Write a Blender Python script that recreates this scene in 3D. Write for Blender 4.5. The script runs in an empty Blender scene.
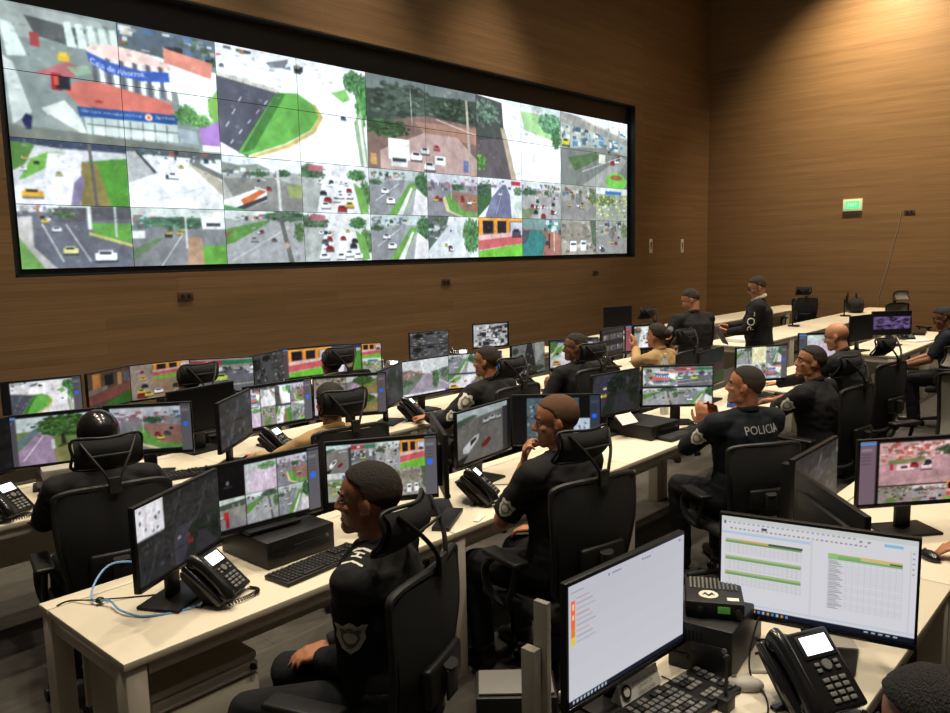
import bpy, bmesh, math, random
import numpy as np
from mathutils import Vector as V, Matrix, Euler, noise as mnoise
from mathutils.bvhtree import BVHTree

PI = math.pi
scn = bpy.context.scene
COL = bpy.data.collections.new('room'); scn.collection.children.link(COL)
bpy.context.view_layer.layer_collection.children['room'].exclude = True   # kept out of evaluation while meshes are baked
R = math.radians
rnd = random.Random(5)
def evald(o):
    scn.collection.objects.link(o); dg = bpy.context.evaluated_depsgraph_get()
    return bpy.data.meshes.new_from_object(o.evaluated_get(dg))

# ------------------------------------------------------------------ materials
def _mat(name):
    m = bpy.data.materials.new(name); m.use_nodes = True
    nt = m.node_tree; nt.nodes.clear()
    out = nt.nodes.new('ShaderNodeOutputMaterial')
    b = nt.nodes.new('ShaderNodeBsdfPrincipled')
    nt.links.new(b.outputs[0], out.inputs[0])
    return m, nt, b, out

def mat(name, col, rough=.5, metal=0, bump=0, bscale=200, var=0, vscale=8, spec=.5, stretch=(1, 1, 1), emit=0):
    m, nt, b, out = _mat(name)
    b.inputs['Base Color'].default_value = (*col, 1)
    b.inputs['Roughness'].default_value = rough
    b.inputs['Metallic'].default_value = metal
    b.inputs['Specular IOR Level'].default_value = spec
    if emit:
        b.inputs['Emission Color'].default_value = (*col, 1); b.inputs['Emission Strength'].default_value = emit
    tc = nt.nodes.new('ShaderNodeTexCoord')
    mp = nt.nodes.new('ShaderNodeMapping'); mp.inputs['Scale'].default_value = stretch
    nt.links.new(tc.outputs['Object'], mp.inputs[0])
    n = nt.nodes.new('ShaderNodeTexNoise'); n.inputs['Scale'].default_value = vscale; n.inputs['Detail'].default_value = 3
    nt.links.new(mp.outputs[0], n.inputs['Vector'])
    mx = nt.nodes.new('ShaderNodeMix'); mx.data_type = 'RGBA'
    v = max(var, .02)
    mx.inputs[6].default_value = (*[c * (1 - v) for c in col], 1)
    mx.inputs[7].default_value = (*[min(1, c * (1 + v)) for c in col], 1)
    nt.links.new(n.outputs[0], mx.inputs[0]); nt.links.new(mx.outputs[2], b.inputs['Base Color'])
    if bump:
        n2 = nt.nodes.new('ShaderNodeTexNoise'); n2.inputs['Scale'].default_value = bscale; n2.inputs['Detail'].default_value = 4
        nt.links.new(mp.outputs[0], n2.inputs['Vector'])
        bp = nt.nodes.new('ShaderNodeBump'); bp.inputs['Strength'].default_value = bump; bp.inputs['Distance'].default_value = .01
        nt.links.new(n2.outputs[0], bp.inputs['Height']); nt.links.new(bp.outputs[0], b.inputs['Normal'])
    return m

def wood_mat(name, axis):
    """brown laminate with fine horizontal grain; axis = the horizontal world axis it runs along"""
    m, nt, b, out = _mat(name)
    tc = nt.nodes.new('ShaderNodeTexCoord')
    def nz(sc, st, det=6):
        mp = nt.nodes.new('ShaderNodeMapping'); mp.inputs['Scale'].default_value = st
        nt.links.new(tc.outputs['Object'], mp.inputs[0])
        n = nt.nodes.new('ShaderNodeTexNoise'); n.inputs['Scale'].default_value = sc; n.inputs['Detail'].default_value = det
        nt.links.new(mp.outputs[0], n.inputs['Vector']); return n
    st1 = (.16, .16, 7) ; st2 = (.5, .5, 34)
    n1 = nz(1.6, st1); n2 = nz(2.2, st2)
    br = nt.nodes.new('ShaderNodeTexBrick')
    mp = nt.nodes.new('ShaderNodeMapping')
    if axis == 'x': mp.inputs['Rotation'].default_value = (PI / 2, 0, 0)
    else: mp.inputs['Rotation'].default_value = (PI / 2, 0, PI / 2)
    nt.links.new(tc.outputs['Object'], mp.inputs[0]); nt.links.new(mp.outputs[0], br.inputs['Vector'])
    br.inputs['Scale'].default_value = 1; br.inputs['Brick Width'].default_value = 2.4; br.inputs['Row Height'].default_value = .14
    br.inputs['Mortar Size'].default_value = .0025; br.offset = .37
    br.inputs['Color1'].default_value = (.9, .9, .9, 1); br.inputs['Color2'].default_value = (1.06, 1.06, 1.06, 1); br.inputs['Mortar'].default_value = (.72, .72, .72, 1)
    cr = nt.nodes.new('ShaderNodeValToRGB')
    cr.color_ramp.elements[0].position = .3; cr.color_ramp.elements[0].color = (.185, .108, .052, 1)
    cr.color_ramp.elements[1].position = .72; cr.color_ramp.elements[1].color = (.33, .200, .102, 1)
    ad = nt.nodes.new('ShaderNodeMath'); ad.operation = 'MULTIPLY_ADD'; ad.inputs[1].default_value = .55
    nt.links.new(n2.outputs[0], ad.inputs[0])
    ml = nt.nodes.new('ShaderNodeMath'); ml.operation = 'MULTIPLY'; ml.inputs[1].default_value = .45
    nt.links.new(n1.outputs[0], ml.inputs[0]); nt.links.new(ml.outputs[0], ad.inputs[2])
    nt.links.new(ad.outputs[0], cr.inputs[0])
    mx = nt.nodes.new('ShaderNodeMix'); mx.data_type = 'RGBA'; mx.blend_type = 'MULTIPLY'; mx.inputs[0].default_value = 1
    nt.links.new(cr.outputs[0], mx.inputs[6]); nt.links.new(br.outputs[0], mx.inputs[7])
    nt.links.new(mx.outputs[2], b.inputs['Base Color'])
    b.inputs['Roughness'].default_value = .42; b.inputs['Specular IOR Level'].default_value = .35
    bp = nt.nodes.new('ShaderNodeBump'); bp.inputs['Strength'].default_value = .35; bp.inputs['Distance'].default_value = .01
    nt.links.new(ad.outputs[0], bp.inputs['Height']); nt.links.new(bp.outputs[0], b.inputs['Normal'])
    return m

def carpet_mat():
    m, nt, b, out = _mat('carpet_tiles')
    tc = nt.nodes.new('ShaderNodeTexCoord')
    br = nt.nodes.new('ShaderNodeTexBrick'); br.offset = .5
    nt.links.new(tc.outputs['Object'], br.inputs['Vector'])
    br.inputs['Scale'].default_value = 1; br.inputs['Brick Width'].default_value = .9; br.inputs['Row Height'].default_value = .25
    br.inputs['Mortar Size'].default_value = .002; br.inputs['Bias'].default_value = -.1
    br.inputs['Color1'].default_value = (.082, .076, .067, 1); br.inputs['Color2'].default_value = (.052, .048, .043, 1); br.inputs['Mortar'].default_value = (.04, .036, .032, 1)
    n = nt.nodes.new('ShaderNodeTexNoise'); n.inputs['Scale'].default_value = 3; n.inputs['Detail'].default_value = 6
    mp = nt.nodes.new('ShaderNodeMapping'); mp.inputs['Scale'].default_value = (3, 9, 1)
    nt.links.new(tc.outputs['Object'], mp.inputs[0]); nt.links.new(mp.outputs[0], n.inputs['Vector'])
    cr = nt.nodes.new('ShaderNodeValToRGB'); cr.color_ramp.elements[0].position = .35; cr.color_ramp.elements[1].position = .7
    cr.color_ramp.elements[0].color = (.86, .86, .86, 1); cr.color_ramp.elements[1].color = (1.1, 1.1, 1.1, 1)
    nt.links.new(n.outputs[0], cr.inputs[0])
    mx = nt.nodes.new('ShaderNodeMix'); mx.data_type = 'RGBA'; mx.blend_type = 'MULTIPLY'; mx.inputs[0].default_value = 1
    nt.links.new(br.outputs[0], mx.inputs[6]); nt.links.new(cr.outputs[0], mx.inputs[7]); nt.links.new(mx.outputs[2], b.inputs['Base Color'])
    b.inputs['Roughness'].default_value = .95; b.inputs['Specular IOR Level'].default_value = .1
    return m

def screen_mat(name, strength):
    m, nt, b, out = _mat(name)
    at = nt.nodes.new('ShaderNodeAttribute'); at.attribute_name = 'picture'
    b.inputs['Base Color'].default_value = (.006, .006, .007, 1); b.inputs['Roughness'].default_value = .4; b.inputs['Specular IOR Level'].default_value = .15
    nt.links.new(at.outputs['Color'], b.inputs['Emission Color']); b.inputs['Emission Strength'].default_value = strength
    return m

M = dict(
    desk=mat('warm_white_laminate', (.74, .67, .53), .45, bump=.03, bscale=60, var=.03),
    edge=mat('desk_edge_grey', (.42, .38, .31), .5),
    steel=mat('cream_painted_steel', (.66, .60, .50), .4, var=.02),
    ped=mat('cream_pedestal_steel', (.66, .61, .51), .42, var=.02),
    black=mat('black_plastic', (.009, .009, .009), .45, bump=.05, bscale=500, spec=.35),
    black2=mat('dark_grey_plastic', (.016, .016, .0165), .5, bump=.05, bscale=400, spec=.35),
    gloss=mat('glossy_black_plastic', (.012, .012, .013), .2),
    mesh=mat('black_chair_mesh', (.007, .008, .011), .75, bump=.6, bscale=900),
    mesh2=mat('grey_chair_mesh', (.30, .28, .24), .8, bump=.4, bscale=700),
    chfab=mat('black_seat_fabric', (.014, .014, .016), .9, bump=.3, bscale=600),
    grey=mat('grey_plastic', (.16, .155, .145), .5, var=.04),
    lgrey=mat('light_grey_plastic', (.42, .40, .36), .5),
    strip=mat('beige_grey_panel', (.24, .225, .19), .6),
    chrome=mat('brushed_steel', (.6, .6, .6), .25, metal=1),
    white=mat('white_plastic', (.8, .78, .72), .45),
    paper=mat('white_paper', (.82, .80, .74), .8),
    label=mat('white_label', (.75, .75, .72), .6),
    blue=mat('blue_cable', (.16, .36, .68), .45),
    blueitem=mat('blue_folder', (.03, .10, .42), .5),
    purple=mat('purple_grey_cover', (.12, .10, .17), .5),
    uni=mat('black_uniform_cloth', (.0125, .0125, .0145), .85, bump=.35, bscale=28, var=.25, spec=.25),
    navy=mat('navy_uniform_cloth', (.009, .012, .019), .85, bump=.35, bscale=28, var=.25, spec=.25),
    charcoal=mat('charcoal_jacket_cloth', (.017, .018, .019), .85, bump=.35, bscale=28, var=.25, spec=.25),
    tan=mat('tan_shirt_cloth', (.42, .27, .12), .9, bump=.3, bscale=30, var=.12),
    shirtw=mat('pale_shirt_cloth', (.55, .52, .42), .9, bump=.2, bscale=40),
    trou=mat('black_trouser_cloth', (.011, .0115, .014), .9, bump=.35, bscale=24, var=.2, spec=.2),
    shoe=mat('black_boot_leather', (.010, .010, .010), .35),
    skin1=mat('brown_skin', (.36, .150, .078), .5, var=.08, vscale=20, bump=.08, bscale=150),
    skin2=mat('tan_skin', (.50, .23, .12), .5, var=.08, vscale=20, bump=.08, bscale=150),
    skin3=mat('dark_skin', (.24, .10, .052), .5, var=.08, vscale=20, bump=.08, bscale=150),
    skin4=mat('warm_brown_skin', (.45, .19, .095), .5, var=.08, vscale=20, bump=.08, bscale=150),
    fade=mat('cropped_side_hair', (.062, .032, .019), .85, bump=.5, bscale=400),
    hair=mat('black_hair', (.010, .008, .007), .7, bump=.8, bscale=260, stretch=(1, 1, .35)),
    hairb=mat('brown_cropped_hair', (.13, .058, .025), .8, bump=.7, bscale=400),
    hairs=mat('short_dark_hair', (.020, .013, .009), .8, bump=.7, bscale=380),
    eye=mat('eye_white', (.6, .56, .5), .2), iris=mat('dark_iris', (.02, .012, .008), .15),
    lip=mat('lip_skin', (.27, .085, .06), .45),
    badge=mat('pale_badge_thread', (.74, .72, .62), .8), badge2=mat('grey_badge_thread', (.20, .22, .19), .8),
    orange=mat('orange_badge_thread', (.72, .28, .05), .8), red=mat('red_plastic', (.5, .03, .02), .4), maroon=mat('maroon_cloth', (.14, .025, .02), .9),
    greyt=mat('grey_letter_print', (.30, .31, .30), .8),
    socket=mat('brown_socket_plate', (.10, .055, .03), .5),
    dark=mat('dark_recess_paint', (.010, .010, .011), .6),
    ceil=mat('dark_ceiling_paint', (.035, .033, .030), .9, var=.1),
    wallp=mat('dark_side_wall_paint', (.12, .09, .06), .8),
    lcd=mat('phone_display_glow', (.85, .92, 1.0), .3, emit=2.2),
    glcd=mat('green_display_glow', (.07, .22, .03), .3, emit=.35),
    exit=mat('green_exit_glow', (.10, .80, .28), .4, emit=.9), exitt=mat('pale_exit_letters', (.65, 1, .75), .4, emit=.9),
    exitb=mat('pale_exit_housing', (.75, .80, .55), .4, emit=.25),
    lamp=mat('downlight_lens_glow', (1, .88, .68), .4, emit=12),
    clear=mat('clear_bottle_plastic', (.45, .47, .46), .08, spec=.8),
    off=mat('switched_off_screen', (.008, .008, .010), .35, spec=.2),
    key=mat('black_key_caps', (.022, .022, .022), .4), keyl=mat('worn_grey_key_caps', (.17, .17, .155), .4),
)
M['wood_x'] = wood_mat('brown_wood_laminate', 'x'); M['wood_y'] = wood_mat('brown_wood_laminate_side', 'y')
M['carpet'] = carpet_mat()
M['scr'] = screen_mat('monitor_picture', 1.0); M['scrw'] = screen_mat('video_wall_picture', 1.4)

# ------------------------------------------------------------------ mesh helpers
def newbm(): return bmesh.new()
def T(x=0, y=0, z=0): return Matrix.Translation((x, y, z))
def RX(a): return Matrix.Rotation(a, 4, 'X')
def RY(a): return Matrix.Rotation(a, 4, 'Y')
def RZ(a): return Matrix.Rotation(a, 4, 'Z')

def merge(bm, sub, mtx=None, mi=0):
    if mtx is not None: bmesh.ops.transform(sub, matrix=mtx, verts=sub.verts)
    mp = [bm.verts.new(v.co) for v in sub.verts]
    sub.verts.index_update()
    for f in sub.faces:
        try:
            nf = bm.faces.new([mp[v.index] for v in f.verts]); nf.material_index = mi
        except ValueError: pass
    sub.free()

def box(bm, c, s, mtx=None, bev=.0, mi=0, seg=2):
    b = bmesh.new(); bmesh.ops.create_cube(b, size=1)
    bmesh.ops.scale(b, vec=s, verts=b.verts)
    if bev > 0: bmesh.ops.bevel(b, geom=b.edges[:], offset=min(bev, min(s) * .45), segments=seg, affect='EDGES', profile=.5)
    bmesh.ops.translate(b, vec=c, verts=b.verts)
    merge(bm, b, mtx, mi)

def cyl(bm, c, r, h, r2=None, mtx=None, seg=20, mi=0, bev=0):
    b = bmesh.new(); bmesh.ops.create_cone(b, cap_ends=True, segments=seg, radius1=r, radius2=r if r2 is None else r2, depth=h)
    if bev: bmesh.ops.bevel(b, geom=[e for e in b.edges if abs(e.verts[0].co.z - e.verts[1].co.z) < 1e-6], offset=bev, segments=2, affect='EDGES')
    bmesh.ops.translate(b, vec=c, verts=b.verts); merge(bm, b, mtx, mi)

def ell(bm, c, r, mtx=None, u=20, v=14, mi=0):
    b = bmesh.new(); bmesh.ops.create_uvsphere(b, u_segments=u, v_segments=v, radius=1)
    bmesh.ops.scale(b, vec=r, verts=b.verts)
    m = T(*c) if mtx is None else T(*c) @ mtx
    merge(bm, b, m, mi)

def frame_for(d):
    d = d.normalized(); a = V((0, 0, 1)) if abs(d.z) < .9 else V((1, 0, 0))
    x = a.cross(d).normalized(); y = d.cross(x); return x, y

def rings_loft(bm, rings, cap=True, mi=0, closed=False):
    vs = [[bm.verts.new(p) for p in r] for r in rings]
    n = len(rings[0]); m = len(rings)
    for i in range(m if closed else m - 1):
        a, b = vs[i], vs[(i + 1) % m]
        for j in range(n):
            f = bm.faces.new((a[j], a[(j + 1) % n], b[(j + 1) % n], b[j])); f.material_index = mi
    if cap and not closed:
        f = bm.faces.new(vs[0][::-1]); f.material_index = mi
        f = bm.faces.new(vs[-1]); f.material_index = mi

def tube(bm, pts, r, seg=8, closed=False, mi=0, sx=1.0, up=None):
    """round or flattened (sx) tube along a path with parallel frames"""
    pts = [V(p) for p in pts]; n = len(pts); rings = []
    rr = r if isinstance(r, (list, tuple)) else [r] * n
    px = None
    for i, p in enumerate(pts):
        if closed: d = pts[(i + 1) % n] - pts[i - 1]
        else: d = pts[min(i + 1, n - 1)] - pts[max(i - 1, 0)]
        d.normalize()
        if up is not None: x = V(up).cross(d).normalized()
        elif px is None: x, _ = frame_for(d)
        else: x = (px - d * px.dot(d)).normalized()
        px = x; y = d.cross(x)
        rings.append([p + x * (math.cos(t) * rr[i] * sx) + y * (math.sin(t) * rr[i]) for t in [2 * PI * k / seg for k in range(seg)]])
    rings_loft(bm, rings, True, mi, closed)

def smooth_path(pts, n=8, closed=False):
    pts = [V(p) for p in pts]; out = []; m = len(pts)
    for i in range(m if closed else m - 1):
        p0 = pts[i - 1] if (closed or i > 0) else pts[0]
        p1 = pts[i]; p2 = pts[(i + 1) % m]; p3 = pts[(i + 2) % m] if (closed or i + 2 < m) else pts[-1]
        for k in range(n):
            t = k / n
            out.append(.5 * ((2 * p1) + (-p0 + p2) * t + (2 * p0 - 5 * p1 + 4 * p2 - p3) * t * t + (-p0 + 3 * p1 - 3 * p2 + p3) * t ** 3))
    if not closed: out.append(pts[-1])
    return out

def caps(bm, p0, p1, r0, r1, flat=(False, False), seg=14):
    """tapered capsule"""
    p0, p1 = V(p0), V(p1); d = (p1 - p0)
    if d.length < 1e-6: d = V((0, 0, 1e-4))
    dn = d.normalized(); x, y = frame_for(dn); rings = []
    def ring(c, r): return [c + x * math.cos(2 * PI * k / seg) * r + y * math.sin(2 * PI * k / seg) * r for k in range(seg)]
    if not flat[0]:
        for a in (80, 60, 40, 20): rings.append(ring(p0 - dn * r0 * math.sin(R(a)), r0 * math.cos(R(a))))
    for k in range(5):
        t = k / 4; rings.append(ring(p0.lerp(p1, t), r0 + (r1 - r0) * t))
    if not flat[1]:
        for a in (20, 40, 60, 80): rings.append(ring(p1 + dn * r1 * math.sin(R(a)), r1 * math.cos(R(a))))
    rings_loft(bm, rings)

def prism(bm, poly, axis_z0, axis_z1, mtx=None, mi=0, bev=0):
    b = bmesh.new()
    lo = [b.verts.new((p[0], p[1], axis_z0)) for p in poly]; hi = [b.verts.new((p[0], p[1], axis_z1)) for p in poly]
    b.faces.new(lo[::-1]); b.faces.new(hi); n = len(poly)
    for i in range(n): b.faces.new((lo[i], lo[(i + 1) % n], hi[(i + 1) % n], hi[i]))
    if bev: bmesh.ops.bevel(b, geom=b.edges[:], offset=bev, segments=2, affect='EDGES')
    merge(bm, b, mtx, mi)

def finish_mesh(name, bm, mats, ang=38, smooth=True):
    bmesh.ops.recalc_face_normals(bm, faces=bm.faces)
    a = R(ang)
    for f in bm.faces: f.smooth = smooth
    for e in bm.edges:
        if len(e.link_faces) == 2 and e.calc_face_angle(0) > a: e.smooth = False
    me = bpy.data.meshes.new(name); bm.to_mesh(me); bm.free()
    for m in (mats if isinstance(mats, (list, tuple)) else [mats]): me.materials.append(m)
    return me

def link(name, me, parent=None, mtx=None):
    o = bpy.data.objects.new(name, me); COL.objects.link(o)
    if parent: o.parent = parent
    if mtx is not None: o.matrix_local = mtx
    return o

def obj(name, bm, mats, parent=None, ang=38, mtx=None, smooth=True):
    return link(name, finish_mesh(name, bm, mats, ang, smooth), parent, mtx)

def tag(o, label=None, cat=None, group=None, kind=None):
    if label: o['label'] = label
    if cat: o['category'] = cat
    if group: o['group'] = group
    if kind: o['kind'] = kind
    return o

def thing(name, label, cat, loc=(0, 0, 0), rz=0, group=None):
    o = bpy.data.objects.new(name, None); COL.objects.link(o)
    o.location = loc; o.rotation_euler = (0, 0, rz); o.empty_display_size = .1
    return tag(o, label, cat, group)

def struct(name, bm, m, parent=None):
    o = obj(name, bm, m, parent)
    if not parent: o['kind'] = 'structure'
    return o

def dup(root, name=None, loc=None, rz=None, label=None, group=None):
    r = root.copy(); COL.objects.link(r)
    if loc is not None: r.location = loc
    if rz is not None: r.rotation_euler = (0, 0, rz)
    if label: r['label'] = label
    if group: r['group'] = group
    for ch in list(root.children):
        c = ch.copy(); COL.objects.link(c); c.parent = r
        for g in list(ch.children):
            d = g.copy(); COL.objects.link(d); d.parent = c
    return r

def text_tris(s, size=1.0, align='CENTER'):
    cu = bpy.data.curves.new('t', 'FONT'); cu.body = s; cu.size = size; cu.align_x = align; cu.align_y = 'CENTER'; cu.resolution_u = 3
    o = bpy.data.objects.new('t', cu); me = evald(o)
    me.calc_loop_triangles()
    vs = [v.co.copy() for v in me.vertices]; ts = [tuple(t.vertices) for t in me.loop_triangles]
    bpy.data.objects.remove(o); bpy.data.curves.remove(cu); bpy.data.meshes.remove(me)
    return vs, ts

def bake(bm, voxel, it=6, disp=0, dscale=10):
    bmesh.ops.recalc_face_normals(bm, faces=bm.faces)
    me = bpy.data.meshes.new('tmp'); bm.to_mesh(me); bm.free()
    o = bpy.data.objects.new('tmp', me)
    md = o.modifiers.new('r', 'REMESH'); md.mode = 'VOXEL'; md.voxel_size = voxel; md.use_smooth_shade = True
    if it:
        s = o.modifiers.new('s', 'SMOOTH'); s.factor = .5; s.iterations = it
    out = evald(o)
    bpy.data.objects.remove(o); bpy.data.meshes.remove(me)
    if disp:
        n_ = len(out.vertices); C_ = np.empty(n_ * 3, np.float32); out.vertices.foreach_get('co', C_); C_ = C_.reshape(-1, 3)
        N_ = np.empty(n_ * 3, np.float32); out.vertex_normals.foreach_get('vector', N_); N_ = N_.reshape(-1, 3)
        w_ = np.array([disp * (1 - 2 * abs(mnoise.noise(q))) + disp * .5 * mnoise.noise(q * 2.3) for q in (V((c[0] * dscale, c[1] * dscale, c[2] * dscale * 1.7)) for c in C_.tolist())], np.float32)
        out.vertices.foreach_set('co', (C_ + N_ * w_[:, None]).ravel())
    out.polygons.foreach_set('use_smooth', np.ones(len(out.polygons), bool)); out.update()
    return out

# ------------------------------------------------------------------ picture painter (what the screens show)
class Pic:
    def __init__(s, A, seed=0):
        s.A = A; s.h, s.w = A.shape[:2]; s.r = np.random.RandomState(seed)
    def sub(s, x0, y0, x1, y1, seed=0):
        return Pic(s.A[int(round(y0 * s.h)):int(round(y1 * s.h)), int(round(x0 * s.w)):int(round(x1 * s.w))], seed)
    def fill(s, c): s.A[:] = c
    def poly(s, pts, c, a=1.0):
        xs = [p[0] * s.w for p in pts]; ys = [p[1] * s.h for p in pts]
        x0, x1 = max(0, int(min(xs))), min(s.w, int(max(xs)) + 2); y0, y1 = max(0, int(min(ys))), min(s.h, int(max(ys)) + 2)
        if x1 <= x0 or y1 <= y0: return
        X, Y = np.meshgrid(np.arange(x0, x1) + .5, np.arange(y0, y1) + .5)
        ins = np.zeros(X.shape, bool); n = len(pts)
        for i in range(n):
            ax, ay, bx, by = xs[i], ys[i], xs[(i + 1) % n], ys[(i + 1) % n]
            if ay == by: continue
            ins ^= ((ay > Y) != (by > Y)) & (X < (bx - ax) * (Y - ay) / (by - ay) + ax)
        t = s.A[y0:y1, x0:x1]; t[ins] = t[ins] * (1 - a) + np.array(c) * a
    def rect(s, x, y, w, h, c, a=1.0): s.poly([(x, y), (x + w, y), (x + w, y + h), (x, y + h)], c, a)
    def disc(s, x, y, rx, ry, c, a=1.0): s.poly([(x + rx * math.cos(t), y + ry * math.sin(t)) for t in [2 * PI * k / 20 for k in range(20)]], c, a)
    def line(s, p, q, w, c, a=1.0):
        dx, dy = q[0] - p[0], q[1] - p[1]; l = math.hypot(dx * s.w, dy * s.h) or 1
        nx, ny = -dy * s.h / l * w, dx * s.w / l * w * s.w / s.h
        s.poly([(p[0] + nx, p[1] + ny), (q[0] + nx, q[1] + ny), (q[0] - nx, q[1] - ny), (p[0] - nx, p[1] - ny)], c, a)
    def tree(s, x, y, rx, ry, c=(.12, .26, .10), n=26):
        g_ = sum(c) / 3; c = [g_ + (v - g_) * .8 for v in c]; s.disc(x, y, rx * .8, ry * .8, [v * .7 for v in c], .8)
        for k in range(n * 4):
            a = s.r.rand() * 2 * PI; q = s.r.rand() ** .5; f = .6 + .9 * s.r.rand()
            s.disc(x + rx * q * math.cos(a), y + ry * q * math.sin(a), rx * (.06 + .1 * s.r.rand()), ry * (.06 + .1 * s.r.rand()), [min(1, v * f) for v in c], .8)
    def car(s, x, y, w, c, k=.55):
        h = w * s.w / s.h * k
        s.rect(x - w * .02, y + h * .75, w * 1.06, h * .4, (.12, .12, .13), .7); s.rect(x, y + h * .25, w, h * .65, c); s.rect(x + w * .15, y, w * .66, h * .5, c)
        s.rect(x + w * .2, y + h * .1, w * .55, h * .28, (.12, .14, .17))
    def cars(s, n, x0, y0, x1, y1, w=.05):
        for k in range(n):
            t = s.r.rand(); u = s.r.rand(); c = [(.95, .95, .97), (.9, .9, .93), (.65, .1, .1), (.25, .27, .32), (.85, .7, .15), (.12, .13, .16)][s.r.randint(6)]
            yy = y0 + (y1 - y0) * t; s.car(x0 + (x1 - x0) * u, yy, w * (.6 + .8 * t), c)
    def clutter(s, n, x0, y0, x1, y1, sz=.06, pal=None, al=.85):
        pal = pal or [(.85, .86, .85), (.3, .33, .33), (.55, .56, .55), (.6, .3, .22), (.2, .35, .2), (.25, .4, .6), (.75, .7, .6), (.12, .13, .14)]
        for k in range(n):
            c = pal[s.r.randint(len(pal))]; s.rect(x0 + (x1 - x0) * s.r.rand(), y0 + (y1 - y0) * s.r.rand(), sz * (.3 + s.r.rand()), sz * (.3 + s.r.rand()), c, al)
    def text(s, st, x, y, w, h, c, shear=0.0, arc=0.0):
        vs, ts = text_tris(st, 1.0)
        xs = [v.x for v in vs]; ys = [v.y for v in vs]; W_ = max(xs) - min(xs); H_ = max(ys) - min(ys); mx, my = min(xs), min(ys)
        def P(v):
            u = (v.x - mx) / W_; t = (v.y - my) / H_
            return (x + w * u, y + h * (1 - t) + shear * u + arc * math.sin(PI * u))
        for t in ts: s.poly([P(vs[i]) for i in t], c)
    def grain(s, a=.06):
        a *= .35; s.clutter(90, 0, .02, 1, .98, .022, [(.15, .16, .16), (.9, .9, .9), (.5, .5, .48), (.3, .34, .3)], .16); s.clutter(60, 0, .02, 1, .4, .03, [(.15, .18, .16), (.8, .82, .8), (.4, .42, .4)], .24)
        for q_, am in ((10, .06), (22, .05), (45, .04)):
            nh, nw = max(2, int(q_ * .56)), q_; g = s.r.randn(nh, nw); yy = np.linspace(0, nh - 1.001, s.h); xx = np.linspace(0, nw - 1.001, s.w)
            y0, x0 = yy.astype(int), xx.astype(int); fy, fx = (yy - y0)[:, None], (xx - x0)[None]
            v = g[y0][:, x0] * (1 - fy) * (1 - fx) + g[np.minimum(y0 + 1, nh - 1)][:, x0] * fy * (1 - fx) + g[y0][:, np.minimum(x0 + 1, nw - 1)] * (1 - fy) * fx + g[np.minimum(y0 + 1, nh - 1)][:, np.minimum(x0 + 1, nw - 1)] * fy * fx
            s.A *= (1 + am * v[..., None])
        L = s.A.mean(2, keepdims=True); s.A[:] = L + (s.A - L) * .82
        n = s.r.randn(s.h // 2 + 1, s.w // 2 + 1, 1); n = np.repeat(np.repeat(n, 2, 0), 2, 1)[:s.h, :s.w]
        s.A *= (1 + a * n)

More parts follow.
